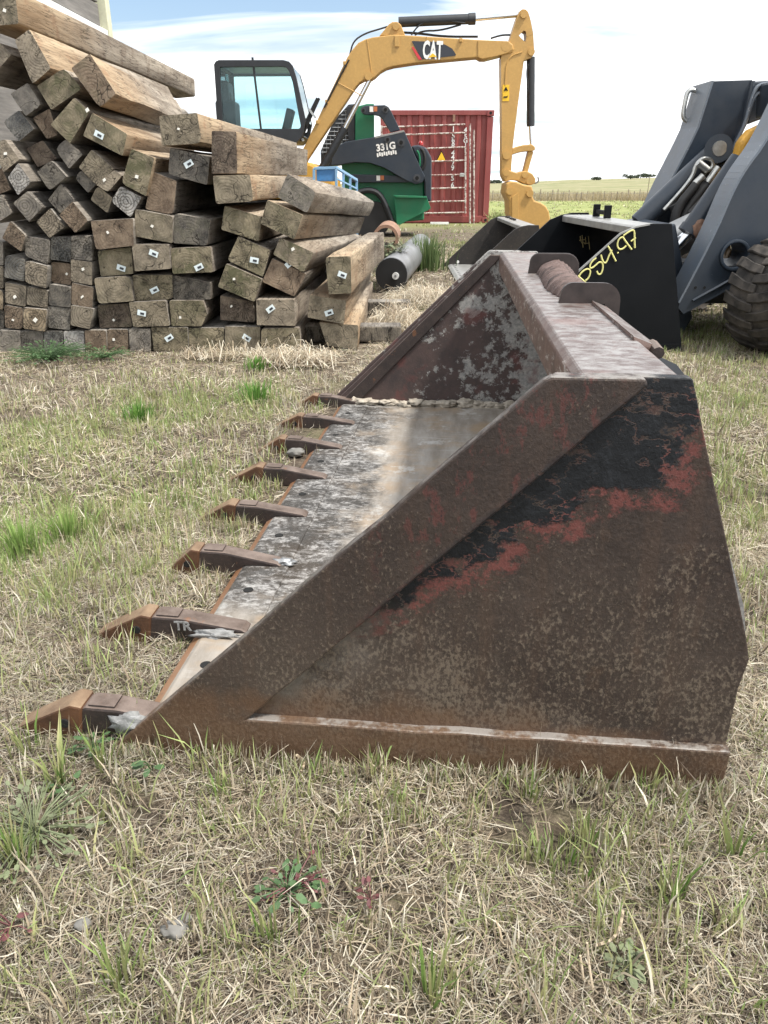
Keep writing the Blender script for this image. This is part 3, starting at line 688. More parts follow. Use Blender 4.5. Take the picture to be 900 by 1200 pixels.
# (quad TL.. clockwise in photo pixels, colour, tag, setback, (vanishing x,y), length, tan side, ring strength, moss, label)
TB = [
 ([(-22,-16),(17,-16),(22,28),(-22,32)],'o',[('s',5,12)],.0,(458,208),4.3,1,.2,.3,'very long tan timber lying along the very top of the pile'),
 ([(17,47),(34,34),(60,80),(38,99)],'k',[],.0,(455,208),3.0,1,.3,0,'tan timber tilted on its corner just below the long top timber'),
 ([(-30,64),(0,50),(13,64),(-16,98)],'k',[],.04,(470,208),3.0,.2,.3,0,'tan timber end cut by the left edge, second from the top'),
 ([(12,110),(32,97),(49,123),(30,136)],'g',[],.06,(470,208),2.6,.1,.2,0,'grey timber with one crack, below the tilted tan timber'),
 ([(43,101),(75,79),(96,104),(60,129)],'m',[],.03,(460,208),2.8,.3,.2,.9,'mossy green timber end between the tilted tan and big brown timbers'),
 ([(83,80),(105,62.5),(136,110),(117,127)],'b',[],.0,(385,212),2.7,1,.25,.3,'big dark-ended timber with bright tan side, upper middle of the pile'),
 ([(59,146),(87,114),(105,131),(82,168)],'m',[('s',102,129)],.0,(440,208),2.7,.3,.3,.7,'green stained timber on its corner with a white staple'),
 ([(108,132),(149,157),(144,183),(97,159)],'m',[('p',116,158)],.0,(400,212),2.3,1,.25,.5,'greenish timber with tag and rough splintered tan side'),
 ([(3,143),(22,129),(40,151),(22,166)],'l',[],.05,(470,208),2.6,.1,.4,0,'blue black timber end on its corner near the left edge'),
 ([(38,138),(58,127),(68,158),(55,163)],'b',[],.10,(470,208),2.6,.1,.2,0,'brown timber set back beside the green stained one'),
 ([(-10,168),(6,163),(23,187),(4,202)],'k',[('s',6,180)],.0,(470,208),2.6,.2,.3,0,'pale timber end with white scrap at the left edge'),
 ([(31,174),(50,164),(67,186),(44,196)],'B',[],.14,(470,208),2.6,0,.2,0,'very dark timber set back below the blue black one'),
 ([(64,174),(77,163),(97,181),(81,198)],'g',[],.04,(470,208),2.6,.1,.2,0,'small grey timber with scorched mark, below the green stained one'),
 ([(43,201),(60,187),(78,207),(58,224)],'d',[],.0,(470,208),2.6,0,.3,0,'dark grey timber on its corner right of the whitish ringed one'),
 ([(92,196),(107,175),(134,198),(113,217)],'o',[],.02,(470,208),2.6,.2,.35,.2,'olive timber with fine rings below the tagged splintered timber'),
 ([(112,216),(134,199),(143,206),(126,226)],'k',[('s',122,211)],.0,(470,208),2.6,.2,.2,0,'small pale timber tucked under the olive ringed timber'),
 ([(88,209),(94,199),(113,216),(103,226)],'d',[],.03,(470,208),2.6,0,.4,0,'narrow dark timber left of the small pale one'),
 ([(9,208),(21,191),(37,213),(21,229)],'w',[],-.02,(470,208),2.6,.1,.9,0,'whitish timber end with bold cracked rings near the left edge'),
 ([(-14,208),(2,196),(13,222),(-4,229)],'b',[],.03,(470,208),2.6,0,.3,0,'brown timber end cut by the left edge beside the whitish ringed one'),
 ([(-20,234),(2,228),(14,250),(-6,263)],'g',[],.0,(470,208),2.6,.1,.7,0,'grey ringed timber cut by the left edge, halfway up the pile'),
 ([(15,238),(32,224),(50,243),(34,260)],'g',[],-.01,(470,208),2.6,0,1,0,'dark timber on its corner with perfect round rings'),
 ([(56,234),(71,215),(88,236),(70,250)],'d',[],.02,(470,208),2.8,0,.3,0,'dark timber with long grey side above the brown one'),
 ([(69,252),(85,236),(104,259),(88,273)],'b',[],-.04,(470,208),2.8,.1,.2,0,'brown timber on its corner above the small square ties'),
 ([(106,234),(114,217),(132,232),(126,250)],'o',[],.04,(470,208),2.6,0,.8,0,'brown ringed timber left of the white ringed one'),
 ([(130,236),(141,218),(166,231),(153,255)],'w',[],.0,(470,208),2.6,.1,1,0,'white weathered timber end with arched rings in mid pile'),
 ([(42,260),(59,244),(76,266),(58,279)],'k',[],.0,(470,208),2.6,0,1,0,'ringed timber on its corner with a dark heart'),
 ([(2,279),(12,259),(30,276),(25,295)],'b',[],-.02,(470,208),2.6,.1,.8,0,'brown ringed timber leaning at the left edge above the square ties'),
 ([(30,277),(58,281),(56,310),(29,300)],'g',[],.0,(470,208),2.6,0,.7,0,'tie with pale centre, top of the second column of square ties'),
 ([(60,277),(83.4,278),(83,307.5),(59,304)],'l',[],.02,(470,208),2.6,0,1,0,'blue grey ringed tie, top of the third column of square ties'),
 ([(83.6,276),(108,277),(108,306),(83.5,303)],'g',[],.0,(470,208),2.6,0,.9,0,'grey cracked ringed tie, top of the fourth column of square ties'),
 ([(-20,284),(3.5,283),(4,311),(-20,311)],'g',[],.03,(470,208),2.6,0,.5,0,'grey tie cut by the left edge, topmost of the edge column'),
 ([(6,298),(29,304),(28.6,330),(5,325)],'l',[],.0,(470,208),2.6,0,1,0,'dark ringed tie, top of the first column of square ties'),
 ([(29.6,305),(56,312),(54,338),(29.2,331)],'k',[],-.01,(470,208),2.6,0,1,0,'tie with clear round rings, second from top in the second column'),
 ([(60,306.5),(82.6,309),(83.5,334),(60,331)],'b',[('s',78,321)],.04,(470,208),2.6,0,.2,0,'brown tie with white scrap below the blue grey ringed tie'),
 ([(82.9,304),(108,307),(108,334.5),(83,329.5)],'k',[('s',97,315.5)],.0,(470,208),2.6,.1,.4,0,'pale tie with white scrap, second from top in the fourth column'),
 ([(6,330.5),(31,335),(30,359.5),(6,355)],'k',[('s',17,348)],.0,(470,208),2.6,0,.8,0,'pale ringed tie with scrap, second from top in the first column'),
 ([(31.6,335.5),(57,340),(56,361),(31,357)],'k',[],.0,(470,208),2.6,0,.9,0,'pale tie with arched rings, third from top in the second column'),
 ([(58,333),(83,336.5),(82.6,360.5),(57,358)],'d',[],.0,(470,208),2.6,0,.6,0,'dark grey tie, third from top in the third column of square ties'),
 ([(84,331),(110,337),(108,361.5),(83.6,356.5)],'b',[('s',96,348)],-.01,(470,208),2.6,0,.3,0,'brown tie with tall white scrap, third from top in the fourth column'),
 ([(5,357),(26.7,361),(26.7,386),(6,384)],'b',[('s',15,375)],.0,(470,208),2.6,0,.6,0,'brown tie with scrap, lowest in the first column of square ties'),
 ([(27.4,360.5),(55,363),(53,388.5),(27.2,385)],'t',[('S',41,375)],-.02,(470,208),2.6,.1,.9,0,'tan ringed tie with large white scrap, lowest in the second column'),
 ([(56,359),(82,361.5),(82,387),(57,384)],'g',[],.0,(470,208),2.6,0,.5,0,'grey cracked tie, lowest in the third column of square ties'),
 ([(83,357.5),(110,362),(105,386),(82.6,381)],'k',[],-.01,(470,208),2.6,0,.8,0,'brown tie with small bullseye rings, lowest in the fourth column'),
 ([(-20,311.6),(4,312),(4,338),(-20,338)],'k',[],.03,(470,208),2.6,0,.5,0,'pale tie cut by the left edge, second in the edge column'),
 ([(-20,338.6),(4,339),(3.5,363),(-20,363)],'t',[],.03,(470,208),2.6,0,.4,0,'tan tie cut by the left edge, third in the edge column'),
 ([(-20,364),(4.5,363.5),(4.5,386),(-20,386)],'d',[],.05,(470,208),2.6,0,.2,0,'dark tie cut by the left edge, just above the bottom row'),
 ([(-2,387),(23.6,388),(23.8,413),(-2,413)],'g',[],.0,(470,208),2.6,0,.4,.2,'grey tie, first from the left in the bottom row'),
 ([(24.2,388),(50.7,388),(50.7,413),(24.2,413)],'g',[],.01,(470,208),2.6,0,.4,.2,'grey tie, second from the left in the bottom row'),
 ([(51.3,388),(73.7,388),(73.7,413),(51.3,413)],'l',[],.0,(470,208),2.6,0,.4,.1,'blue grey tie, third from the left in the bottom row'),
 ([(74.3,388),(98.5,388),(99.7,413),(76,413)],'w',[],.0,(470,208),2.6,0,.5,0,'light grey tie, fourth from the left in the bottom row'),
 ([(99,387),(124.5,387),(125.5,413.5),(100.5,413)],'b',[],-.01,(470,208),2.6,0,.3,0,'brown tie, fifth from the left in the bottom row'),
 ([(125,386),(150,386),(151,413.5),(126.3,413.5)],'b',[('s',133,398)],.0,(470,208),2.6,0,.3,0,'brown tie with scrap, sixth from the left in the bottom row'),
 ([(151,385),(176,385.5),(176,412),(152,412)],'g',[],.0,(470,208),2.6,0,.4,0,'grey tie, seventh from the left in the bottom row'),
 ([(177,383.5),(220,383.5),(221,411),(180,411)],'m',[('p',198,396)],.0,(480,208),2.6,0,.2,.4,'broad tagged timber, eighth from the left in the bottom row'),
 ([(221,384.5),(262.6,384),(262.6,412.5),(221.6,412)],'m',[],.01,(480,208),2.6,0,.2,.6,'broad dark mossy timber, ninth from the left in the bottom row'),
 ([(263.4,382.5),(305,383),(305,413),(263.4,413)],'o',[('p',289,396)],.0,(480,208),2.6,0,.2,.3,'broad timber with blue white tag, third from right in the bottom row'),
 ([(306,385),(351,384),(353,413),(306,414)],'m',[],-.02,(485,208),2.6,.2,.2,.5,'broad timber with green face, second from right in the bottom row'),
 ([(374,378),(420,381),(419,410),(383,405)],'o',[],.0,(478,208),2.3,1,.4,.1,'round-cornered timber at the right end of the bottom row'),
 ([(106,259),(156,256),(157,288),(112,293)],'b',[('s',126,272.5)],-.03,(475,208),2.7,.1,.2,0,'broad brown timber topping the left column of broad timbers'),
 ([(114,294),(154,289.5),(156,321),(118,324)],'m',[('p',142,314)],.0,(475,208),2.7,.1,.2,.5,'broad tagged timber directly under the broad brown top one'),
 ([(110,326),(153,323),(157,353),(115,356)],'o',[],-.01,(475,208),2.7,.1,.2,.2,'broad timber with radial cracks, third in the left broad column'),
 ([(114,357.5),(150,355.5),(155,383),(117,384.5)],'B',[('s',133,375)],.03,(475,208),2.7,0,.2,.4,'dark broad timber, lowest of the left broad column'),
 ([(179,201),(207,212),(203,252),(170,245)],'b',[],.04,(475,208),2.6,.1,.2,0,'brown timber standing on edge with a dark knot'),
 ([(154,174),(181,185),(171,230),(142,215)],'m',[('s',160,207)],-.02,(430,208),2.6,.9,.2,1,'timber standing on edge with mottled lichen end'),
 ([(158,245),(203,253.5),(202,285),(158,277)],'o',[('s',178,265)],-.02,(475,208),2.7,.1,.25,.3,'broad timber topping the middle column of broad timbers'),
 ([(154,286.3),(198,286.3),(200,315),(158,318)],'k',[('p',180,297)],-.03,(475,208),2.7,.1,.2,.1,'pale broad tagged timber, second in the middle broad column'),
 ([(155,322),(202,322),(203,350.5),(158,353)],'m',[('p',181,340)],.02,(475,208),2.7,.1,.3,.3,'broad tagged timber with arched grain, third in the middle broad column'),
 ([(150.6,354.3),(194,352),(199,382),(156,383.5)],'o',[('p',166,367)],.0,(475,208),2.7,.1,.2,.1,'broad tagged timber, lowest of the middle broad column'),
 ([(204,250),(247,257),(243,288),(203,285)],'d',[],.0,(480,208),2.7,.1,.3,.3,'dark grey timber with star cracks, top of the third broad column'),
 ([(200,291),(247,289),(250,319),(202,321)],'m',[('p',233,313)],-.01,(480,208),2.7,.2,.2,1,'lichen speckled timber with tag, second in the third broad column'),
 ([(203,322.5),(247,331),(247,351),(203,351)],'d',[],.03,(480,208),2.7,.1,.2,0,'dark timber between the lichen speckled and the green ended timbers'),
 ([(198,352),(238,352),(243,368),(236,382.5),(201,382)],'m',[('s',211,372)],.0,(480,208),2.7,.2,.3,.6,'green stained round-edged timber above the bottom row'),
 ([(199,173),(246,184),(243,217),(197,204)],'d',[('p',221,192)],.04,(480,208),2.7,.1,.25,0,'dark cracked timber with tag under the blocky checked timber'),
 ([(186,136),(231,132),(237,168),(190,171)],'o',[('s',209,151)],.0,(492,210),4.0,1,.2,.1,'blocky timber with checked end and long tan side, upper right'),
 ([(248,153),(277,154),(278,203.5),(248,203.5)],'B',[],-.03,(490,209),3.2,1,.2,0,'dark-ended timber standing on edge with bright tan side'),
 ([(249,206),(293,204.5),(297,236),(253,239)],'o',[],-.03,(490,212),3.0,1,.2,.2,'tan-sided timber below the dark-ended upright one'),
 ([(263,241),(307,254),(303,283),(259,269)],'m',[],-.01,(490,216),2.8,.6,.3,.3,'timber with a deep split end, under the tan-sided timber'),
 ([(279,277),(317,293),(308,324.5),(266,305)],'m',[('p',298,305)],.0,(490,215),2.8,.2,.2,.5,'tilted greenish tagged timber above the lichen patched one'),
 ([(265,309),(307,327),(298,354),(255,336)],'m',[('s',274,327)],-.01,(490,215),2.8,.2,.2,1,'tilted lichen patched timber with small scrap'),
 ([(258,346),(297,354),(299,378),(258,375)],'B',[('s',271,359)],.05,(490,212),2.8,.1,.2,0,'dark brown timber under the lichen patched tilted one'),
 ([(300,351),(345,351),(346,382),(301,381)],'k',[('p',317,362)],-.03,(490,212),2.8,.3,.2,0,'squared brown timber with tag near the right foot of the pile'),
 ([(337,203),(371,225),(360,250),(325,231)],'g',[],-.02,(560,260),2.9,.35,.2,.3,'weathered grey timber topping the right side with orange mark'),
 ([(313,234),(355,252),(345,281),(305,262)],'m',[],-.03,(560,260),2.8,.8,.2,.4,'tilted timber under the weathered grey top right one'),
 ([(328,278),(368,296),(356,320),(320,298)],'o',[('s',343,292)],.0,(540,240),2.6,.4,.2,.9,'round-edged timber with decayed end and small white dot'),
 ([(319,302.5),(359,321),(345,348),(307,330)],'b',[('p',339,309)],.02,(500,215),2.6,.2,.2,0,'brown tilted tagged timber below the decayed round-edged one'),
 ([(381,301),(411,300),(412,344),(385,345)],'m',[('p',401,322)],-.04,(540,208),2.3,.9,.2,.3,'tagged timber on edge at the right end, topmost of its column'),
 ([(363,345.5),(406,352),(403,380),(360,372)],'o',[('p',385.5,366.5)],.0,(505,208),2.4,.9,.2,.1,'broad tagged timber at the right end above the round-cornered one'),
]
rt = random.Random(5)
for q, ck, tags, sb, vp, ln, tn, rg, ms, lab in TB:
    Yf = PY + sb + rt.uniform(-.012, .012)
    fr = [at(x, y, Yf) for x, y in q]; n = len(fr)
    o = sum(fr, Vector()) / n
    dv = ray(*vp).normalized()
    # rounded outline
    rc = rt.uniform(.005, .011); out = []
    for i in range(n):
        a, b, c = fr[i - 1], fr[i], fr[(i + 1) % n]
        k = min(rc * rt.choice((1, 1, 1, 1, .8, 1.3, 2.2, 3.6)), .4 * min((a - b).length, (c - b).length))
        pa = b + (a - b).normalized() * k; pc = b + (c - b).normalized() * k
        for t in (0, .5, 1): out.append(pa * (1 - t) ** 2 + b * 2 * t * (1 - t) + pc * t * t)
    m_ = len(out); mb = MB(); vs = []
    segs = [0, .004, .35, .8, 1.3, 1.8, ln - .004, ln]
    for j, s_ in enumerate(segs):
        ins = .992 if j in (0, len(segs) - 1) else 1.0
        jit = Vector((rt.uniform(-.005, .005), 0, rt.uniform(-.004, .004))) if 1 < j < len(segs) - 2 else Vector()
        for p in out: vs.append(o + (p - o) * ins + dv * s_ + jit + (Vector((rt.uniform(-.0025, .0025), 0, rt.uniform(-.0025, .0025))) if j > 1 else Vector()))
    fs = [tuple(range(m_)), tuple((len(segs) - 1) * m_ + i for i in range(m_ - 1, -1, -1))]
    for j in range(len(segs) - 1):
        for i in range(m_):
            k = (i + 1) % m_; fs.append((j * m_ + i, (j + 1) * m_ + i, (j + 1) * m_ + k, j * m_ + k))
    mb.add(vs, fs); to = mb.build('timber', M['wood'], None, origin=o, smooth=True)
    c = WC[ck]; v = rt.uniform(.85, 1.15); to.color = (c[0] * v, c[1] * v, c[2] * v, 1)
    to['tan'] = float(tn); to['rings'] = float(rg); to['moss'] = float(ms)
    tag(to, lab, 'timber', 'timbers stacked in the pile')
    for kind, tx, ty in tags:
        p = at(tx, ty, Yf - .004) - o; a = rt.uniform(-.8, .6)
        if kind == 'p':
            w, h = .055, .034; rm = Matrix.Rotation(a, 3, 'Y')
            MB().box(p, (w, .003, h), rm).build('paper_tag', M['paper'], to)
            MB().box(p + rm @ Vector((.004, -.002, -.002)), (w * .45, .002, h * .4), rm).build('tag_print', M['decaldk'], to)
        else:
            k = 1.7 if kind == 'S' else 1
            w = rt.uniform(.008, .014) * k; h = rt.uniform(.010, .018) * (k if kind == 'S' else 1); rm = Matrix.Rotation(a, 3, 'Y')
            MB().prism([p + rm @ Vector(u) for u in ((-w, 0, -h * .4), (w * .7, 0, -h * .6), (w, 0, h * .4), (-w * .4, 0, h * .6))], (0, .003, 0)).build('staple_scrap', M['scrap'], to)
# dunnage beams under the pile
for i, (yc, x0, x1, lab) in enumerate(((5.45, -3.4, .12, 'dark bearer beam on the ground under the pile front, its end sticking out right'), (6.6, -3.4, .22, 'grey bearer beam on the ground under the back of the pile'))):
    o = MB().box(((x0 + x1) / 2, yc, .055), (x1 - x0, .16, .11)).build('bearer_beam', M['wood'], None, origin=((x0 + x1) / 2, yc, 0), bevel=.012)
    o.color = (.10, .09, .08, 1); o['tan'] = 0.; o['rings'] = 0.; o['moss'] = 0.; tag(o, lab, 'timber', 'bearer beams under the pile')

# ================================================================== shed behind the pile
sh = thing('shed', (-4.7, 10.0, 0), 'grey weathered plank shed corner with pale post above the pile', 'shed')
so_ = Vector((-4.7, 10.0, 0)); sx_ = -3.70
MB().box((-4.75, 10.0, 2.6), (1.9, 4.0, 5.2)).build('wall', M['plank'], sh, origin=so_)
for i in range(9):
    MB().box((sx_ - .077, 9.93, 3.02 + i * .27), (.052, 3.9, .25)).build('plank', M['plank'], sh, origin=so_, bevel=.006)
MB().box((sx_ - .04, 9.95, 2.80), (.13, 3.95, .11)).build('white_rail', M['offwhite'], sh, origin=so_, bevel=.006)
MB().box((sx_ - .05, 12.02, 2.6), (.17, .17, 5.2)).build('corner_post', M['paleost'], sh, origin=so_, bevel=.008)

# ================================================================== shipping container and gate
CY = 21.2
c0 = at(446, 262, CY).x; c1x = at(572, 262, CY).x; cw = c1x - c0; ch = 2.60
co = Vector(((c0 + c1x) / 2, CY, 0)); ct = thing('shipping_container', co, 'rust red corrugated shipping container standing in the yard', 'container')
def corr(p0, p1, z0, z1, depth, nrm, pitch=.28):
    p0 = Vector(p0); p1 = Vector(p1); L = (p1 - p0).length; k = max(2, round(L / pitch)); prof = []
    for i in range(k):
        for t, d in ((0, 0), (.30, 0), (.42, 1), (.88, 1)): prof.append(((i + t) / k, d))
    prof.append((1, 0)); nrm = Vector(nrm); vs = []
    for t, d in prof:
        b = p0.lerp(p1, t) - nrm * depth * d; vs += [b + Vector((0, 0, z0)), b + Vector((0, 0, z1))]
    return vs, [(2 * i, 2 * i + 2, 2 * i + 3, 2 * i + 1) for i in range(len(prof) - 1)]
LC = 6.06
mw = MB(); mw.add(*corr((c0 + .1, CY + .03, 0), (c1x - .1, CY + .03, 0), .15, ch - .1, .045, (0, -1, 0))); mw.build('end_wall', M['container'], ct, origin=co)
for x, nx_ in ((c0 + .03, -1), (c1x - .03, 1)):
    mw = MB(); mw.add(*corr((x, CY + .1, 0), (x, CY + LC - .1, 0), .15, ch - .1, .04, (nx_, 0, 0))); mw.build('side_wall', M['container'], ct, origin=co)
mw = MB(); mw.add(*corr((c0 + .1, CY + LC - .03, 0), (c1x - .1, CY + LC - .03, 0), .15, ch - .1, .045, (0, 1, 0))); mw.build('end_wall', M['container'], ct, origin=co)
vs, fs = corr((c0 + .08, 0, 0), (c1x - .08, 0, 0), 0, LC - .1, .03, (0, -1, 0), .22)
mw = MB(); mw.add([(v.x, CY + .05 + v.z, ch - .06 + v.y * 1.4) for v in vs], fs); mw.build('roof', M['container'], ct, origin=co)
for x in (c0 + .075, c1x - .075):
    for y in (CY + .075, CY + LC - .075): 
        MB().box((x, y, ch / 2), (.15, .15, ch - .30)).build('corner_post', M['container'], ct, origin=co, bevel=.01)
        for z in (.07, ch - .07):
            cc = MB().box((x, y, z), (.178, .178, .13)).build('corner_casting', M['container'], ct, origin=co, bevel=.012)
            MB().pipe([(x, y - .092, z), (x, y - .088, z)], .035, 10).build('slot', M['hole'], cc, origin=co)
for y in (CY + .06, CY + LC - .06):
    for z, t_ in ((.09, .16), (ch - .06, .11)): MB().box(((c0 + c1x) / 2, y, z), (cw - .3, .11, t_)).build('end_rail', M['container'], ct, origin=co, bevel=.008)
for x in (c0 + .06, c1x - .06):
    for z, t_ in ((.09, .16), (ch - .06, .11)): MB().box((x, CY + LC / 2, z), (.11, LC - .3, t_)).build('side_rail', M['container'], ct, origin=co, bevel=.008)
XZ = Matrix.Rotation(math.pi / 2, 4, 'X')
def ctext(ch_, px, py, size):
    p = at(px, py, CY + .018) - co
    text_mesh(ch_, 'painted_code', M['white'], ct, Matrix.Translation(p) @ XZ, size, .004)
for i, (s_, py) in enumerate(zip('1568447956', (151.5, 159.5, 164.5, 171, 179.5, 184.5, 192, 197, 209, 217))): ctext(s_, 531.3 - i * .12, py, .17)
for s_, py in zip('45G1', (152.5, 160, 165, 170)): ctext(s_, 545.5, py, .15)
# warning triangle
p = at(517.3, 183.5, CY + .012) - co
MB().prism([p + Vector(v) for v in ((-.13, 0, -.10), (.13, 0, -.10), (0, 0, .14))], (0, -.006, 0)).build('warning_triangle', M['hole'], ct)
MB().prism([p + Vector(v) for v in ((-.105, -.007, -.086), (.105, -.007, -.086), (0, -.007, .108))], (0, -.003, 0)).build('warning_triangle', M['decalye'], ct)
MB().box(at(532, 138.5, CY) - co, (.06, .02, .16)).build('data_plate', M['rustpipe'], ct)
gy = CY - .16
gt = thing('tube_gate', at(510, 262, gy), 'worn white tubular gate leaning against the red container', 'gate'); go_ = gt.location.copy()
def gp(x, y): return at(x, y, gy + (262 - y) / 110 * .10)
for ya, yb in ((148.5, 145.8), (158, 155.5), (175, 172.5), (190, 188), (206, 204.5), (221.5, 220), (236.5, 235.5), (250, 249)):
    MB().pipe([gp(446, ya + .8), gp(545, yb)], .019, 8).build('gate_bar', M['gate'], gt, origin=go_, smooth=True)
for x, y0, y1 in ((545.4, 172, 250), (550.8, 145, 262), (555.3, 152, 263), (447, 147, 262)): MB().pipe([gp(x, y0), gp(x, y1)], .024, 8).build('gate_upright', M['gate'], gt, origin=go_, smooth=True)
MB().box(gp(541.5, 205), (.12, .04, .09)).build('latch', M['zinc'], gt, origin=go_, bevel=.01)
wb = MB().box(onz(515, 263.5) + Vector((0, 0, .04)), (.45, .1, .05)).build('white_board', M['offwhite'], None, origin=onz(515, 263.5)); tag(wb, 'short white board on the ground at the foot of the container', 'board')

# ================================================================== mini excavator
EY = 13.0
ex = thing('excavator', (at(345, 200, EY).x, EY + .6, 0), 'yellow mini excavator with black cab and arched boom behind the timber pile', 'excavator'); eo = ex.location.copy()
def part(name, mat, root, o, pts, Y, th, bevel=.012, parent=None, smooth=False):
    return MB().prism([at(x, y, Y) for x, y in pts], (0, th, 0)).build(name, mat, parent or root, origin=o, bevel=bevel, smooth=smooth)
bYc = EY + .25           # boom plane (near face)
boom_px = [(334,218),(349,187),(373,138),(393,95.5),(407,67),(413,58),(420,50),(428,46),(437,43.5),(462,40.5),(489,42),(564,46.7),(595.5,48),(601,52),(602.5,58),(600,61.5),(595.5,63),(582,66.5),(570,69.5),(564,69.5),(560,67),(489,73.5),(462,77.5),(453,80),(446,84),(440,90),(435.5,93),(427,93.5),(421,97),(416,103),(360,187),(349,218)]
boom = part('boom', M['yellow'], ex, eo, boom_px, bYc, .30)
part('cylinder_bracket', M['yellow'], ex, eo, [(444.5,42),(456,28),(460,25.5),(466,25.5),(470,29),(475.5,43)], bYc + .05, .20, parent=boom)
hp = MB().prism([at(x, y, bYc) - Vector((0, .012, 0)) for x, y in [(560,47),(594,48.3),(600,53),(601,58),(594,62.3),(581,66),(565,69),(560,67)]], (0, .014, 0)).build('boom_end_plate', M['yellow'], boom, origin=eo, bevel=.004)
MB().box(at(465, 48.5, bYc - .01), (.07, .02, .14)).build('grease_plate', M['yellow'], boom, origin=eo, bevel=.005)
# keyhole polygon so that the lightening hole in the stick head is a real hole
stick_px = [(609,13),(612,10.8),(616,11),(619,14),(622,24),(625,40),(626,58),(625,65),(622,68),(614,70.5),(604.7,140),(601,171),(598.7,203),(588,205),(588,140),(587,68),(592,57),(597,48),(603,30),(606.5,19)]
hole_px = [(614,35.5),(616.5,37),(617,43),(616,49),(613.5,48),(608,41.5)]
hp2 = stick_px[:8] + stick_px[8:]
key = stick_px[:6] + [hole_px[2], hole_px[1], hole_px[0], hole_px[5], hole_px[4], hole_px[3], (617, 43.2), (625, 40.2)] + stick_px[6:]
sY = bYc + .02
stick = part('stick', M['yellow'], ex, eo, key, sY, .24, bevel=0)
def disc(name, mat, parent, o, px, py, Y, r, th=.03):
    p = at(px, py, Y); return MB().pipe([p, p + Vector((0, -th, 0))], r, 16).build(name, mat, parent, origin=o, bevel=0, smooth=True)
for px, py, r in ((592.5,54.5,.065),(613.5,17,.05),(622.5,61,.05),(593.5,182,.06),(593,202.5,.05)): disc('pin', M['yellow'], stick, eo, px, py, sY - .004, r)
# seam plate on the stick
MB().pipe([at(x, y, sY - .002) for x, y in sm([(592,100),(593,75),(599,65),(612,61)], 2)], .010, 6).build('weld_seam', M['yellow'], stick, origin=eo)
for k, (yy, n_) in enumerate(((104.5, 0), (113.5, 1))):
    d_ = MB().box(at(592.8, yy, sY - .003), (.10, .006, .115)).build('warning_decal', M['decalye'], stick, origin=eo)
    c_ = at(592.8, yy, sY - .008)
    MB().prism([c_ + Vector(v) for v in ((-.035, 0, -.02), (.035, 0, -.02), (0, 0, .035))] if k == 0 else [c_ + Vector(v) for v in ((-.035, 0, -.012), (.02, 0, -.012), (.035, 0, .02), (.01, 0, .008), (-.035, 0, .006))], (0, -.003, 0)).build('decal_symbol', M['hole'], d_, origin=eo)
def rod(name, mat, parent, o, a, b, Y, r, n=12):
    return MB().pipe([at(*a, Y), at(*b, Y)], r, n).build(name, mat, parent, origin=o, smooth=True)
cyl = rod('stick_cylinder', M['cabblk'], ex, eo, (467,26), (556,22), bYc + .15, .068); rod('piston_rod', M['chrome'], cyl, eo, (556,22), (611,17), bYc + .15, .034)
rod('gland', M['cabblk'], cyl, eo, (549,22.4), (557,22), bYc + .15, .078)
cyl = rod('bucket_cylinder', M['cabblk'], ex, eo, (622,67), (621.8,148), sY + .12, .062); rod('piston_rod', M['chrome'], cyl, eo, (621.8,148), (623,170), sY + .12, .030)
for yy in (.0, .20):
    cyl = rod('boom_cylinder', M['cabblk'], ex, eo, (376,200), (404,150), bYc + .04 + yy, .062); rod('piston_rod', M['chrome'], cyl, eo, (404,150), (433,94), bYc + .04 + yy, .035)
def hose(pts, Y, r=.013, par=None): return MB().pipe([at(x, y, Y) for x, y in sm(pts, 2)], r, 6).build('hydraulic_hose', M['black'], par or ex, origin=eo, smooth=True)
hose([(482,41),(490,30),(502,24),(520,24),(545,27)], bYc + .1); hose([(486,41),(496,36),(515,36),(540,29)], bYc + .12)
for pts in ([(396,97),(424,112)], [(430,46),(436,88)], [(500,43),(500,71.5)]): MB().pipe([at(x, y, bYc - .001) for x, y in pts], .007, 5).build('weld_seam', M['yellow'], boom, origin=eo)
for x, y in ((372,143),(383,119),(404,74),(540,47)): MB().box(at(x, y, bYc - .012), (.05, .03, .05)).build('hose_bracket', M['yellow'], boom, origin=eo, bevel=.006)
disc('pin', M['yellow'], boom, eo, 432, 89, bYc - .001, .06, .03); disc('pin', M['yellow'], boom, eo, 464, 31, bYc + .05, .05, .03)
hose([(560,43),(520,43),(490,39),(470,38)], bYc + .2, .016); hose([(409,70),(398,90),(380,126)], bYc - .02, .014)
hose([(575,45),(588,41),(598,41)], bYc + .12); hose([(606,44),(611,46),(613,49)], bYc + .12)
hose([(410,64),(414,48),(428,39),(445,34),(458,30)], bYc + .12); hose([(619,75),(617,85),(619,100),(618,108)], sY - .02, .010)
# hoses strapped to the side of the boom
for k in range(2): hose([(349 + k * 3, 165), (362 + k * 3, 135), (372 + k * 2, 115)], bYc - .03, .022)
for x, y in ((352,160),(366,133)): MB().box(at(x, y, bYc - .03), (.16, .06, .03), Matrix.Rotation(.9, 3, 'Y')).build('hose_clamp', M['zinc'], boom, origin=eo)
Z9 = lambda L: [(570 + a / 9.23, 140 + b / 9.23) for a, b in L]
bk = sY
part('bucket_link', M['yellow'], ex, eo, Z9([(285,315),(330,292),(400,275),(490,268),(525,290),(530,325),(500,345),(440,345),(380,352),(320,368),(270,385)]), bk + .01, .20)
part('bucket_link', M['yellow'], ex, eo, Z9([(455,345),(512,345),(448,572),(398,572)]), bk + .03, .16)
cpl = part('quick_coupler', M['yellow'], ex, eo, Z9([(170,610),(185,560),(215,540),(262,555),(330,578),(390,560),(440,558),(500,590),(532,640),(528,690),(480,712),(410,695),(340,662),(270,655),(205,675)]), bk - .02, .28)
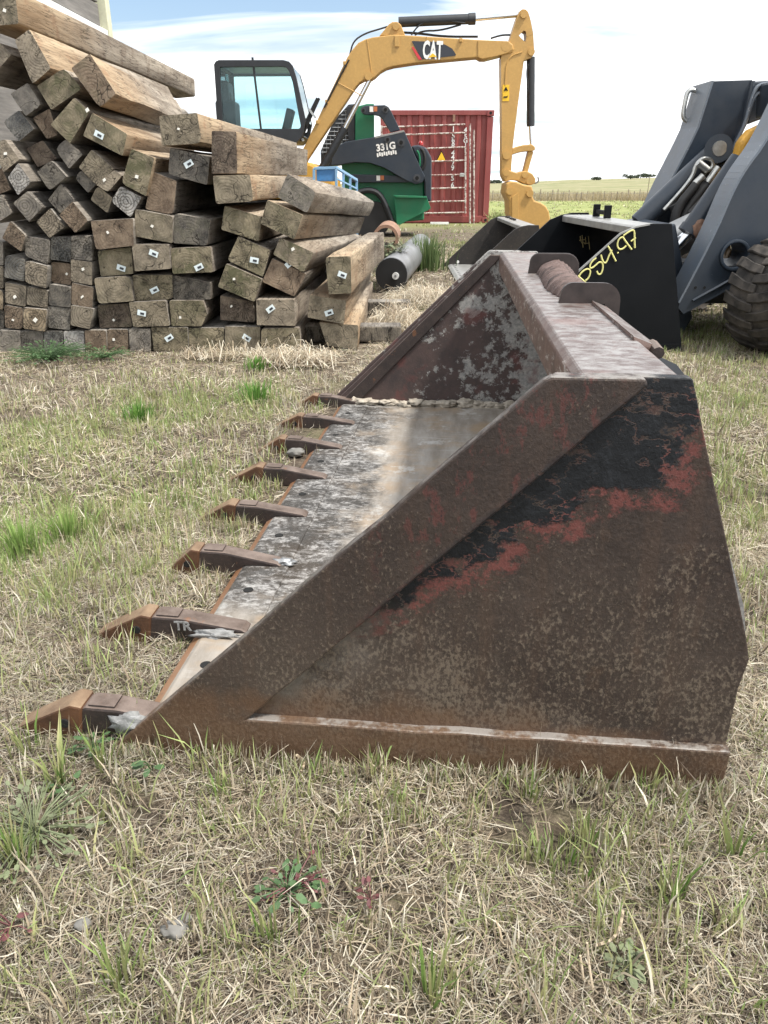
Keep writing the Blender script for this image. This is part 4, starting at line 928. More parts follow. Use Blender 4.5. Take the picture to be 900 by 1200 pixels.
dg_ = part('digging_bucket', M['yellow'], ex, eo, Z9([(215,690),(270,668),(330,675),(410,708),(490,718),(505,770),(500,830),(520,878),(590,900),(645,938),(680,1000),(695,1100),(690,1300),(560,1390),(300,1390),(275,1100),(250,1030),(245,880),(205,800)]), bk - .10, .55, bevel=.02)
part('side_cutter', M['yellow'], ex, eo, Z9([(275,840),(345,790),(350,1300),(280,1300)]), bk - .118, .016, bevel=.003, parent=dg_)
for a, b in ((250,775),(468,800)): disc('pin', M['yellow'], dg_, eo, 570 + a / 9.23, 140 + b / 9.23, bk - .105, .055, .03)
for a, b in ((415,600),(460,668)): disc('pin', M['yellow'], cpl, eo, 570 + a / 9.23, 140 + b / 9.23, bk - .025, .045, .02)
MB().pipe([at(570 + a / 9.23, 140 + b / 9.23, bk + .1) for a, b in sm([(520,690),(555,680),(568,650),(555,622)], 2)], .014, 6).build('lift_hook', M['steel'], cpl, origin=eo)
# maker's plate on the boom
dk = [(482.5,48.5),(484,48),(512,49),(522,52.5),(530,57),(534.5,64),(533,65.5),(494,69.5)]
pl = part('maker_decal', M['decaldk'], ex, eo, dk, bYc - .008, .009, bevel=0, parent=boom)
part('decal_stripe', M['decalred'], ex, eo, [(482.3,55),(484.5,55),(494.5,69.6),(490.5,70)], bYc - .010, .006, bevel=0, parent=pl)
tp_ = at(507, 59.8, bYc - .0115)
text_mesh('CAT', 'maker_name', M['white'], pl, Matrix.Translation(tp_ - eo) @ Matrix.Rotation(R(1.5), 4, 'Y') @ XZ @ Matrix.Diagonal((.50, 1.06, 1, 1)), .30, .010, .002)
part('decal_triangle', M['decalye'], ex, eo, [(501.5,67.6),(507,62.4),(512,66.4)], bYc - .016, .003, bevel=0, parent=pl)
# cab
def cabpt(L, Y): return [at(240 + a / 6.43, 60 + b / 6.43, Y) for a, b in L]
outer = [(68,100),(82,76),(105,66),(590,66),(635,78),(662,108),(690,200),(760,520),(735,640),(690,690),(105,690),(100,560)]
inner = [(112,124),(114,121),(122,119),(585,116),(612,122),(632,148),(662,235),(722,560),(718,578),(705,584),(150,584),(138,560)]
cY = EY
cab = MB().ring(cabpt(outer, cY), cabpt(inner, cY), (0, .06, 0)).build('cab_frame', M['cabblk'], ex, origin=eo, bevel=.006)
for nm, L in (('cab_frame', None),): pass
cdep = 1.12
far_off = Vector((0, cdep, 0))
MB().ring([p + far_off for p in cabpt(outer, cY)], [p + far_off for p in cabpt(inner, cY)], (0, .06, 0)).build('cab_frame', M['cabblk'], ex, origin=eo, bevel=.006)
def strip(L, name, mat, th=.05, a=.058, b=cdep, inset=0):
    P = cabpt(L, cY); mb = MB()
    c_ = sum(cabpt(outer, cY), Vector()) / len(outer)
    for p0, p1 in zip(P, P[1:]):
        n_ = Vector((0, 1, 0)).cross(p1 - p0).normalized()
        if n_.dot(c_ - p0) < 0: n_ = -n_
        q0, q1 = p0 + n_ * .006, p1 + n_ * .006
        mb.add([q0 + Vector((0, a, 0)), q1 + Vector((0, a, 0)), q1 + n_ * th + Vector((0, a, 0)), q0 + n_ * th + Vector((0, a, 0)), q0 + Vector((0, b, 0)), q1 + Vector((0, b, 0)), q1 + n_ * th + Vector((0, b, 0)), q0 + n_ * th + Vector((0, b, 0))],
               [(0, 1, 2, 3), (7, 6, 5, 4), (0, 4, 5, 1), (1, 5, 6, 2), (2, 6, 7, 3), (3, 7, 4, 0)])
    return mb.build(name, mat, ex, origin=eo)
strip([(105,66),(590,66),(635,78)], 'cab_roof', M['offwhite'])
strip([(68,100),(82,76),(105,66)], 'cab_roof_edge', M['cabblk'])
strip([(100,690),(100,560),(96,470)], 'cab_rear_panel', M['cabblk'])
strip([(735,640),(690,690)], 'cab_front_panel', M['cabblk'])
strip([(690,690),(105,690)], 'cab_floor', M['cabblk'])
strip([(96,470),(68,100)], 'window_pane', M['glass'], .008, .10, cdep - .05)
strip([(640,84),(662,108),(690,200),(760,520)], 'window_pane', M['glass'], .008, .06, cdep)
for k in (0, 1):
    Yp = cY + .03 + k * cdep
    MB().prism(cabpt(inner, Yp), (0, .006, 0)).build('window_pane', M['glass'], ex, origin=eo)
    MB().box((at(240 + 395 / 6.43, 60 + 350 / 6.43, Yp).x, Yp, at(240 + 395 / 6.43, 60 + 350 / 6.43, Yp).z), (.03, .02, 1.05), Matrix.Rotation(R(-4), 3, 'Y')).build('window_divider', M['cabblk'], ex, origin=eo)
seat = MB().box(at(268, 140, cY + .55), (.30, .5, .5)).box(at(266, 128, cY + .55), (.16, .46, .75)).box(at(268, 117, cY + .55), (.12, .24, .22)).build('operator_seat', M['slate_dull'], ex, origin=eo, bevel=.04)
MB().box(at(338, 142, cY + .7), (.12, .25, .35), Matrix.Rotation(.3, 3, 'Y')).build('monitor', M['cabblk'], ex, origin=eo, bevel=.02)
# upper body and tracks (mostly behind the pile)
bx0, bx1 = at(252, 200, EY).x, at(372, 200, EY).x
MB().prism([(bx0 - .5, EY + .1, .75), (bx1 + .25, EY + .1, .75), (bx1 + .25, EY + .1, 1.05), (bx1 - .1, EY + .1, 1.28), (bx0 - .3, EY + .1, 1.30), (bx0 - .55, EY + .1, 1.15)], (0, 1.9, 0)).build('upper_body', M['yellow_body'], ex, origin=eo, bevel=.05)
for yy in (EY - .05, EY + 1.65):
    tk = MB(); pts = []
    for i in range(24):
        a = 2 * math.pi * i / 24; pts.append(((bx1 if math.cos(a) > 0 else bx0) + .30 * math.cos(a) - .1, yy, .30 + .30 * math.sin(a)))
    tk.prism(pts, (0, .42, 0)); tk.build('track', M['black'], ex, origin=eo, bevel=.02)
MB().box(((bx0 + bx1) / 2, EY + 1.0, .55), (1.4, 1.3, .4)).build('undercarriage', M['slate_dull'], ex, origin=eo, bevel=.03)
part('boom_swing_post', M['slate_dull'], ex, eo, [(330,190),(356,185),(362,240),(330,245)], bYc + .02, .26)

# ================================================================== green skid loader
KY = 16.0
sk = thing('skid_loader', (at(440, 200, KY).x, KY + .6, 0), 'green compact loader with dark grey lift arm in front of the red container', 'loader'); ko = sk.location.copy()
Z6 = lambda L: [(360 + a / 6, 90 + b / 6) for a, b in L]
arm = part('lift_arm', M['slate'], sk, ko, Z6([(170,625),(185,540),(215,485),(270,457),(480,422),(660,378),(685,385),(735,500),(780,600),(828,700),(812,742),(765,757),(700,732),(630,692),(540,640),(440,606),(330,602),(240,618)]), KY, .22)
part('upper_link', M['slate'], sk, ko, Z6([(380,230),(392,208),(415,203),(545,198),(572,212),(590,240),(655,375),(585,390),(530,300),(505,275),(470,268),(400,266),(384,252)]), KY + .04, .12)
for a, b, r in ((395,235,.05),(550,231,.06),(565,442,.06),(660,462,.07),(772,712,.07)):
    d_ = disc('pin', M['slate_dull'], arm, ko, 360 + a / 6, 90 + b / 6, KY + (.045 if b < 300 else .0), r, .03); disc('pin_centre', M['hole'], d_, ko, 360 + a / 6, 90 + b / 6, KY + (.045 if b < 300 else .0) - .031, r * .5, .006)
part('tower', M['green'], sk, ko, Z6([(338,212),(420,190),(470,190),(470,430),(338,460)]), KY + .20, .5)
part('bare_top_edge', M['greysteel'], sk, ko, Z6([(475,420),(680,375),(684,388),(478,434)]), KY - .004, .23, bevel=.004, parent=arm)
# cab with wire guard
cg = part('cab_shell', M['cabblk'], sk, ko, Z6([(95,520),(185,310),(290,195),(338,190),(338,600),(95,640)]), KY + .32, .9)
for i in range(9): MB().pipe([at(360 + (110 + i * 27) / 6, 90 + (480 - i * 36 if i < 6 else 240) / 6, KY + .30), at(360 + (110 + i * 27) / 6, 90 + 540 / 6, KY + .30)], .008, 5).build('guard_wire', M['steel'], cg, origin=ko)
for i in range(11):
    yv = 240 + i * 29; xa = max(100, 290 - (yv - 200) * .72)
    MB().pipe([at(360 + xa / 6, 90 + yv / 6, KY + .29), at(360 + 332 / 6, 90 + yv / 6, KY + .29)], .008, 5).build('guard_wire', M['steel'], cg, origin=ko)
part('cab_post', M['cabblk'], sk, ko, Z6([(275,215),(335,190),(338,600),(300,600)]), KY + .25, .08, parent=cg)
body = part('body', M['green'], sk, ko, [(400,190),(475,188),(492,205),(497,214),(497,258),(450,262),(405,262)], KY + .24, 1.2, bevel=.03)
part('frame_rail', M['slate'], sk, ko, [(411,204),(480,206),(484,214),(411,214)], KY + .10, .12)
part('rear_guard', M['slate'], sk, ko, [(482,171),(490,170),(499,172.5),(506,185),(505.5,236),(498,236),(497,214),(492,196)], KY + .12, 1.3, bevel=.03)
MB().pipe([at(492 + 6 * math.cos(a), 187 + 13 * math.sin(a), KY + .1) for a in np.linspace(-1.4, 1.4, 10)], .03, 8).build('rear_hose', M['black'], sk, origin=ko, smooth=True)
MB().pipe([at(487 + 5 * math.cos(a), 189 + 13 * math.sin(a), KY + .08) for a in np.linspace(-1.3, 1.3, 10)], .02, 8).build('rear_pipe', M['green'], sk, origin=ko, smooth=True)
p = at(493, 170, KY + .4); MB().pipe([p, p + Vector((0, 0, .03)), p + Vector((0, 0, .06)), p + Vector((0, 0, .075))], [.05, .05, .035, .008], 10).build('beacon', M['red'], sk, origin=ko, smooth=True)
part('hinged_flap', M['green'], sk, ko, [(462,232),(464,230),(500,231),(505,244),(501,247),(477,259),(469,263.5),(465,263)], KY + .05, .03, bevel=.006)
part('flap_hinge', M['green'], sk, ko, [(461,228.5),(500,230),(501,232.5),(464,231.5)], KY - .02, .10, bevel=.006)
fd = MB().pipe([at(x, y, KY + .12) for x, y in sm([(418,226),(432,222),(444,226),(452,240),(460,262),(464,275)], 2)], .055, 8).build('fender', M['cabblk'], sk, origin=ko, smooth=True)
for yy in (.14, 1.1):
    pts = []
    for i in range(24):
        a = 2 * math.pi * i / 24; pts.append((at(440, 240, KY).x + (.55 if math.cos(a) > 0 else -.75) + .30 * math.cos(a) - .55, KY + yy, .32 + .32 * math.sin(a)))
    MB().prism(pts, (0, .36, 0)).build('track', M['black'], sk, origin=ko, bevel=.02)
tc_ = at(452.2, 172.2, KY - .006) - ko
text_mesh('331G', 'model_number', M['white'], arm, Matrix.Translation(tc_) @ Matrix.Rotation(R(-8), 4, 'Y') @ XZ @ Matrix.Diagonal((1.0, 1, 1, 1)), .165, .006, .002)
rowm = Matrix.Rotation(R(-8), 3, 'Y'); bc = at(453.2, 180.2, KY - .004)
pr = MB()
for i in range(9): pr.box(bc + rowm @ Vector(((i - 4) * .043, 0, .012 * (i % 2))), (.032, .005, .066), rowm)
pr.build('name_print', M['white'], arm, origin=ko)
for px, py in ((435.5,128),(443.5,208.7)):
    d_ = MB().box(at(px, py, KY + (.03 if py < 150 else .09)), (.075, .006, .09)).build('safety_decal', M['white'], sk, origin=ko)
    MB().box(at(px + 4.2, py - .3, KY + (.03 if py < 150 else .09)), (.075, .006, .08)).build('safety_decal', M['orange'], sk, origin=ko)

# ================================================================== loader at the right edge
LY = 5.32
ld = thing('wheel_loader', (2.9, 5.9, 0), 'loader with slate blue lift arms and chrome cylinder at the right edge', 'loader'); lo = ld.location.copy()
chain = sm([(935,92),(900,165),(873,200),(858,228),(843,264),(820,310),(796,355)], 2)
hc, hr = (860.5, 299), 15.5
hole = [(hc[0] + hr * .95 * math.cos(a), hc[1] + hr * math.sin(a)) for a in np.linspace(1.946, 1.946 + 2 * math.pi, 25)[:-1]]
key = [(1010,20)] + chain + [(795,361),(801,368),(841.8,346.1)] + hole + [(hole[0][0] + .05, hole[0][1]), (842.2,345.9),(900,314),(960,290),(1010,270)]
na = part('lift_arm', M['slate'], ld, lo, key, LY, .20, bevel=0); tag(na, 'near lift arm with a round hole')
cc = at(*hc, LY); rr = (at(hc[0] + hr, hc[1], LY) - cc).length
def ringpts(c, r, n=24): return [c + Vector((r * math.cos(2 * math.pi * i / n), 0, r * math.sin(2 * math.pi * i / n))) for i in range(n)]
MB().ring(ringpts(cc + Vector((0, -.02, 0)), rr * 1.14), ringpts(cc + Vector((0, -.02, 0)), rr * .90), (0, .26, 0)).build('tube_flange', M['slate'], na, origin=lo, bevel=.003, smooth=True)
# front flange of each arm: sky light painted into paler slate, with worn chips
MB().pipe([at(x, y, LY - .004) for x, y in [(812,352.5),(842,336),(870,320)]], .012, 6).build('lower_rib', M['slate'], na, origin=lo)
for a, b in ((815,337),(825.5,337)): disc('bolt_hole', M['hole'], na, lo, a, b, LY - .001, .009, .002)
def flange(px, Y, th, name='front_flange'):
    mb = MB(); P = [at(x, y, Y) for x, y in px]
    for p0, p1 in zip(P, P[1:]):
        n_ = Vector((0, 1, 0)).cross(p1 - p0).normalized()
        if n_.x > 0: n_ = -n_
        A = Vector((0, -.012, 0)); B = Vector((0, th + .012, 0))
        mb.add([p0 + A, p1 + A, p1 + n_ * .014 + A, p0 + n_ * .014 + A, p0 + B, p1 + B, p1 + n_ * .014 + B, p0 + n_ * .014 + B], [(0, 1, 2, 3), (7, 6, 5, 4), (0, 4, 5, 1), (1, 5, 6, 2), (2, 6, 7, 3), (3, 7, 4, 0)])
    return mb
M['flange'] = paint('skylit_worn_paint', (.115, .14, .175), .34, (.2, .19, .17), .35, chip=(.42, .42, .42), chipamt=.64, nscale=7)  # arm slate made paler for the sky it reflects, plus worn chips
flange(chain, LY, .22).build('front_flange', M['flange'], na, origin=lo)
FY = 6.55
fa = part('lift_arm', M['slate'], ld, lo, [(836,95),(882,93.5),(876,130),(873,144),(855,179),(840,205),(800,265),(765,310),(745,300),(784,217),(806,176),(819,149)], FY, .22, bevel=.004); tag(fa, 'far lift arm with a grab handle')
flange([(836,95)] + sm([(819,149),(806,176),(784,217),(745,300)], 2), FY, .36).build('front_flange', M['flange'], fa, origin=lo)
MB().pipe([at(x, y, FY) for x, y in [(882,95),(875,130),(872,146),(855,180),(842,203)]], .020, 8).build('edge_rib', M['slate'], fa, origin=lo, smooth=True)
MB().pipe([at(x, y, FY + .28) for x, y in sm([(821,111),(814,105),(806,106),(803,118),(800,136),(803,141),(812,146)], 2)], .017, 10).build('grab_handle', M['zinc'], fa, origin=lo, smooth=True)
cm = MB().prism([at(x, y, FY) for x, y in [(886,99),(905,97),(912,128),(884,140)]], (0, -(FY - LY - .2), 0)).build('cross_member', M['slate'], ld, origin=lo, bevel=.02)
part('arm_web', M['slate'], ld, lo, [(880,95.5),(905,94),(935,92),(935,118),(902,136),(876,146)], FY + .06, .14)
for k in (0, 9): MB().pipe([at(x, y, FY - .06) for x, y in sm([(925, 96 + k), (892, 98.5 + k), (885 - k * .1, 104 + k), (879, 122 + k * .5), (873,146),(862,168),(852,188),(845,196)], 2)], .014, 8).build('steel_line', M['flange'], ld, origin=lo, smooth=True)
# tilt cylinder of the far arm
c1_ = rod('tilt_cylinder', M['slate'], ld, lo, (842,174), (748,262), FY - .14, .078, 18)
MB().pipe([at(842,174, FY - .30), at(842,174, FY - .02)], .098, 20).build('cylinder_eye', M['slate'], c1_, origin=lo, smooth=True)
disc('pin', M['zinc'], c1_, lo, 842.5, 174, FY - .30, .052, .02)
def pipeL(name, mat, pts, Y, r, par, k=2): return MB().pipe([at(x, y, Y) for x, y in sm(pts, k)], r, 10).build(name, mat, par, origin=lo, smooth=True)
pipeL('steel_line', M['zinc'], [(826,200),(834,198),(836,190),(830,185),(822,186),(815,194),(812,206),(800,222),(778,246)], FY - .28, .014, c1_)
for a, b in (((818,190.5),(829,199)), ((814,216),(824,206)), ((829,214),(842,196))):
    pipeL('hose_fitting', M['zinc'], [a, b], FY - .33, .026, c1_, 0)
pipeL('hydraulic_hose', M['black'], [(816,216),(806,228),(796,240),(790,256),(790,268)], FY - .34, .034, ld); pipeL('hydraulic_hose', M['black'], [(830,214),(818,228),(806,244),(798,262)], FY - .32, .034, ld)
pipeL('hydraulic_hose', M['black'], [(853,192),(846,206),(828,228),(808,250)], FY - .42, .020, ld)
pipeL('hydraulic_hose', M['black'], [(788,240),(794,254),(788,270),(782,276)], FY - .30, .030, ld)
part('valve_block', M['steel'], ld, lo, [(794,250),(800,246),(808,247),(812,268),(806,276),(792,274)], FY - .2, .16)
# near tilt cylinder with chrome rod
c2_ = rod('tilt_cylinder', M['slate'], ld, lo, (868,187), (809.5,270.5), LY + .42, .074, 18)
rod('cylinder_gland', M['slate'], c2_, lo, (812,267), (806.5,274.5), LY + .42, .082, 18); rod('piston_rod', M['chrome'], c2_, lo, (808,272.5), (778,303), LY + .42, .040, 16)
blob('rust_patch', at(820, 268, LY + .345) - lo, (.05, .012, .06), M['rustpipe'], c2_, 31)
MB().pipe([at(780, 286, LY + .7), at(818, 268, LY + .7)], .13, 16).build('torque_tube', M['steel'], ld, origin=lo, smooth=True)
part('yellow_cover', M['yellow_body'], ld, lo, [(783,318),(795,312),(800,330),(792,350),(780,350)], LY + .5, .4)
# quick-attach frame behind the black bucket, chassis and yellow body
part('attach_plate', M['slate'], ld, lo, [(760,268),(792,262),(812,372),(800,392),(770,392)], LY + .36, .9)
part('body_panel', M['yellow_body'], ld, lo, [(858,200),(863,186),(868,166),(880,152),(895,145),(960,130),(1000,200),(960,300),(880,300),(850,235),(846,214)], LY + .78, .12, bevel=.03)
MB().box((3.75, 5.95, .78), (1.9, .9, .95)).build('body', M['yellow_body'], ld, origin=lo, bevel=.06)
MB().box((3.2, 5.95, .35), (2.0, .7, .25)).build('chassis', M['slate_dull'], ld, origin=lo, bevel=.03)
def wheel(cx_, cy_, w, Rr, yaw=0):
    rz_ = Matrix.Translation((cx_, cy_, 0)) @ Matrix.Rotation(yaw, 4, 'Z') @ Matrix.Translation((-cx_, -cy_, 0))
    def tw(m): m.v = [tuple(rz_ @ Vector(v)) for v in m.v]; return m
    mb = MB(); prof = [(.0, .50), (.01, .56), (.05, .74), (.06, .88), (.03, .95), (.10, .965), (.5, .975), (.90, .965), (.97, .95), (.94, .88), (.95, .74), (.99, .56), (1.0, .50)]
    n = 48; vs = []; fs = []
    for i in range(n):
        a = 2 * math.pi * i / n
        for u, r in prof: vs.append((cx_ + Rr * r * math.cos(a), cy_ + (u - .5) * w, Rr + Rr * r * math.sin(a)))
    k = len(prof)
    for i in range(n):
        for j in range(k - 1): fs.append((i * k + j, ((i + 1) % n) * k + j, ((i + 1) % n) * k + j + 1, i * k + j + 1))
    mb.add(vs, fs); ty = tw(mb).build('tyre', M['tyre'], ld, origin=lo, smooth=True)
    lug = MB(); nl = 19
    for i in range(nl):
        for s_ in (0, 1):
            a0 = 2 * math.pi * (i + .5 * s_) / nl
            # an L-shaped block reaching from the shoulder to past the centre line
            path = [(-.54, -.02), (-.40, .02), (-.18, .10), (.05, .135)]; wd = [.105, .095, .085, .075]
            vv = []
            for (u, da), wv in zip(path, wd):
                u2 = u if s_ == 0 else -u
                for sg in (-1, 1):
                    for r in (.94, 1.035 if abs(u) < .5 else .985):
                        a = a0 + da + sg * wv; vv.append((cx_ + Rr * r * math.cos(a), cy_ + u2 * w, Rr + Rr * r * math.sin(a)))
            ff = []
            for q in range(3):
                b = q * 4; ff += [(b, b + 4, b + 5, b + 1), (b + 1, b + 5, b + 7, b + 3), (b + 3, b + 7, b + 6, b + 2), (b + 2, b + 6, b + 4, b)]
            ff += [(0, 1, 3, 2), (12, 14, 15, 13)]
            lug.add(vv, ff)
    tw(lug).build('tread_lugs', M['tyre'], ty, origin=lo, bevel=.006, seg=1)
    tw(MB().pipe([(cx_, cy_ - w * .32, Rr), (cx_, cy_ - w * .30, Rr), (cx_, cy_ + w * .4, Rr)], [Rr * .46, Rr * .52, Rr * .52], 32)).build('rim', M['yellow_body'], ty, origin=lo, smooth=True)
    for i in range(8):
        a = i * math.pi / 4; p = Vector((cx_ + Rr * .25 * math.cos(a), cy_ - w * .32, Rr + Rr * .25 * math.sin(a))); tw(MB().pipe([p, p + Vector((0, -.02, 0))], .014, 6)).build('wheel_nut', M['zinc'], ty, origin=lo)
for wx in (2.59, 3.70):
    wheel(wx, 5.04, .40, .35, R(24) if wx < 3 else 0)
    wheel(wx, 6.90, .40, .35, R(24) if wx < 3 else 0)

# ================================================================== yard oddments
# steel drum roller
p0 = Vector((.075, 8.0, .165)); p1 = Vector((.52, 11.6, .165)); dr = thing('steel_roller', (.30, 9.8, 0), 'long grey steel roller with black end plate lying right of the pile', 'roller'); do_ = dr.location.copy()
MB().pipe([p0, p1], .162, 28).build('roller_tube', M['pipegrey'], dr, origin=do_, smooth=True)
dd_ = (p0 - p1).normalized(); MB().pipe([p0 + dd_ * .001, p0 + dd_ * .02], .158, 28).build('end_plate', M['black'], dr, origin=do_, smooth=True)
hb = MB().pipe([p0 + dd_ * .02 + Vector((.045, 0, -.01)), p0 + dd_ * .05 + Vector((.045, 0, -.01))], .034, 16).build('hub', M['offwhite'], dr, origin=do_, smooth=True)
MB().pipe([p0 + dd_ * .051 + Vector((.045, 0, -.01)), p0 + dd_ * .056 + Vector((.045, 0, -.01))], .012, 10).build('hub_bore', M['steel'], hb, origin=do_)
# rusty pipe ring on blocks
rp = thing('rusty_pipe', (0.05, 11.2, 0), 'short rusty pipe ring standing between the pile and the green loader', 'pipe'); ro = rp.location.copy()
rc_ = Vector((.02, 10.9, .31)); n = 28
MB().ring(ringpts(rc_, .175, n), ringpts(rc_, .135, n), (.05, 1.1, 0)).build('pipe_wall', M['rustpipe'], rp, origin=ro, smooth=True)
MB().box((.03, 11.1, .065), (.5, .12, .13)).box((.05, 11.7, .065), (.5, .12, .13)).build('bearer', M['plank'], rp, origin=ro, bevel=.01)
# blue steel crate on the ground behind the pile
YB = 10.6
bc_ = thing('blue_crate', (at(393, 210, YB).x, YB + .3, 0), 'blue painted steel crate frame behind the pile', 'crate'); bo = bc_.location.copy()
MB().box((at(382, 203, YB).x, YB + .2, at(382, 204, YB).z), (.24, .4, .17)).build('blue_box', M['blue'], bc_, origin=bo, bevel=.008)
def bar(a, b, r=.016): MB().box((Vector(a) + Vector(b)) / 2, ((Vector(b) - Vector(a)).length, r * 2, r * 2), (Vector(b) - Vector(a)).to_track_quat('X', 'Z').to_matrix()).build('frame_bar', M['palebl'], bc_, origin=bo, bevel=.003)
q = {k: at(x, y, Y) for k, (x, y, Y) in dict(a=(368,197.5,YB), b=(394,196.5,YB), c=(418,211,YB+.9), d=(394,232,YB), e=(418,240,YB+.9), f=(368,232,YB)).items()}
for a, b in (('a','b'),('b','c'),('b','d'),('c','e'),('d','e'),('a','f'),('d','f')): bar(q[a], q[b])
for t in (.33, .66): bar(q['b'].lerp(q['c'], t), q['d'].lerp(q['e'], t))
bar(q['b'].lerp(q['d'], .35), q['c'].lerp(q['e'], .35), .010)
for k in ('d', 'e', 'f'): bar(q[k], (q[k].x, q[k].y, 0))

# ================================================================== far fence and trees
fe = thing('field_fence', (11, 47, 0), 'line of weathered wooden pickets and wire across the far field', 'fence'); fo = fe.location.copy()
pm = None
for i in range(44):
    x = 4.6 + i * .33 + random.uniform(-.06, .06); y = 47 + random.uniform(-.2, .2); z = float(gh(x, y)); h = random.uniform(.42, .62)
    if pm is None:
        o = MB().prism([(-.022, -.022, -.05), (.022, -.022, -.05), (.022, .022, -.05), (-.022, .022, -.05)], (0, 0, 1.05)).build('fence_post', M['post'], fe); pm = o.data
    else:
        o = bpy.data.objects.new('fence_post', pm); COL.objects.link(o); o.parent = fe
    o.location = Vector((x, y, z)) - fo; o.scale = (1, 1, h); o.rotation_euler = (random.uniform(-.05, .05), random.uniform(-.05, .05), random.random())
for z in (.2, .4): MB().pipe([(4.4, 47, z + float(gh(4.4, 47))), (12, 47, z + float(gh(12, 47))), (19.3, 47, z + float(gh(19, 47)))], .008, 4).build('wire', M['steel'], fe, origin=fo)
px_ = onz(748, 250); pp = MB().pipe([(11.4, 36, 0), (11.42, 36, 1.15)], [.022, .018], 8).build('steel_post', M['post'], None, origin=(11.4, 36, 0), smooth=True); tag(pp, 'lone thin steel post standing in the green field', 'post')

def leaf_cloud(mb, c, r, n, size, rng):
    for _ in range(n):
        while True:
            v = Vector((rng.uniform(-1, 1), rng.uniform(-1, 1), rng.uniform(-1, 1)))
            if v.length < 1: break
        k = .55 + .45 * rng.random(); p = Vector(c) + Vector((v.x * r[0], v.y * r[1], v.z * r[2])) * k
        a = Vector((rng.gauss(0, 1), rng.gauss(0, 1), rng.gauss(0, 1))).normalized(); b = a.orthogonal().normalized(); s_ = size * rng.uniform(.6, 1.4)
        c2 = a.cross(b)
        mb.add([p - b * s_, p + c2 * s_ * .5, p + b * s_, p - c2 * s_ * .5], [(0, 1, 2, 3)])
rl = random.Random(3)
trees = [(703, 5.5, 1.5, 'low round bush on the hill crest, left of the others'), (738, 6.5, 1.7, 'broad dark tree clump on the hill crest above the thin post'), (757, 6.0, 1.5, 'wide low trees on the hill crest nearest the loader arm'), (774, 1.6, 1.9, 'narrow small tree on the hill crest beside the loader arm'), (583, 4.5, 1.6, 'small dark bush on the hill left of the excavator stick'), (575, 4.0, 1.7, 'dark tree on the hill at the corner of the red container'), (750, 3.5, 1.3, 'small bush on the crest between the two wider clumps')]
for px, w, h, lab in trees:
    Yt = 288; x = (px - 450) / 900 * (Yt * math.cos(PITCH) + .4); z = float(gh(x, Yt))
    t = thing('field_tree', (x, Yt, z), lab, 'tree', 'trees on the hill crest'); to_ = t.location.copy()
    MB().pipe([(0, 0, -.3), (.05, 0, h * .4), (.1, 0, h * .75)], [.16, .12, .05], 6).build('trunk', M['bark'], t)
    mb = MB()
    for k in range(max(2, int(w))): leaf_cloud(mb, (rl.uniform(-.4, .4) * w, rl.uniform(-.8, .8), h * rl.uniform(.18, .48)), (w * .22 + .3, 1.0, h * .36), 90, .28, rl)
    mb.build('crown', M['treeleaf'], t)

# ================================================================== grass
class Blades:
    def __init__(s): s.V = []; s.C = []; s.n = 0
    def add(s, base, tip, width, bend, c0, c1):
        """ribbons: base, tip (n,3), width (n,), bend (n,3) offset of the mid point, colours (n,3)"""
        n = len(base); d = tip - base
        vw = base - np.array([0, 0, CAM_H]); sd = np.cross(d, np.array([0, 0, 1.0])) + RNG.normal(0, .25, (n, 3)) * np.linalg.norm(d, axis=1, keepdims=True)
        sd /= np.linalg.norm(sd, axis=1, keepdims=True) + 1e-9
        mid = base + d * .52 + bend; hw = (sd * width[:, None]) * .5
        s.V.append(np.stack([base - hw, base + hw, mid - hw * .85, mid + hw * .85, tip], 1)); cm = c0 * .5 + c1 * .5
        s.C.append(np.stack([c0, c0, cm, cm, c1], 1)); s.n += n
    def build(s, name):
        V = np.concatenate(s.V).reshape(-1, 3); C = np.concatenate(s.C).reshape(-1, 3); n = s.n
        me = bpy.data.meshes.new(name); me.vertices.add(len(V)); me.vertices.foreach_set('co', V.astype(np.float32).ravel())
        b = np.arange(n)[:, None] * 5
        lv = np.concatenate([b + np.array([0, 1, 3, 2]), b + np.array([2, 3, 4])], 1).ravel()
        me.loops.add(len(lv)); me.loops.foreach_set('vertex_index', lv.astype(np.int32))
        st = (np.arange(n)[:, None] * 7 + np.array([0, 4])).ravel(); me.polygons.add(len(st)); me.polygons.foreach_set('loop_start', st.astype(np.int32))
        ca = me.color_attributes.new('Col', 'FLOAT_COLOR', 'POINT'); ca.data.foreach_set('color', np.concatenate([C, np.ones((len(C), 1))], 1).astype(np.float32).ravel())
        me.update(calc_edges=True); me.validate(); me.materials.append(M['blade'])
        o = bpy.data.objects.new(name, me); COL.objects.link(o); return o
def in_rect(x, y, o, yaw, d0, d1, y0, y1):
    dx, dy = x - o[0], y - o[1]; c, s_ = math.cos(yaw), math.sin(yaw); u = dx * c + dy * s_; v = -dx * s_ + dy * c
    return (u > d0) & (u < d1) & (v > y0) & (v < y1)
def blocked(x, y, g=0.0):
    m = in_rect(x, y, BO, BYAW, -1.15 - g, -.0 + g * .3, -.004 - g * .2, BUCKET_W + .02)
    m |= in_rect(x, y, (1.964, 5.053), R(3.2), -1.16, .02, 0, 1.75) | in_rect(x, y, (1.72, 8.3), R(-1), -.92, .02, 0, 2.15)
    m |= (x > -3.6) & (x < -.12 + (y - 5.1) * .06) & (y > 5.10) & (y < 8.0)
    m |= (x > 2.45) & (x < 2.9) & (y > 4.90) & (y < 5.26)
    return m
def fan(n, y0, y1, pad=.15):
    y = np.sqrt(RNG.uniform(y0 * y0, y1 * y1, n)); x = RNG.uniform(-1, 1, n) * (y * .60 + pad); return x, y
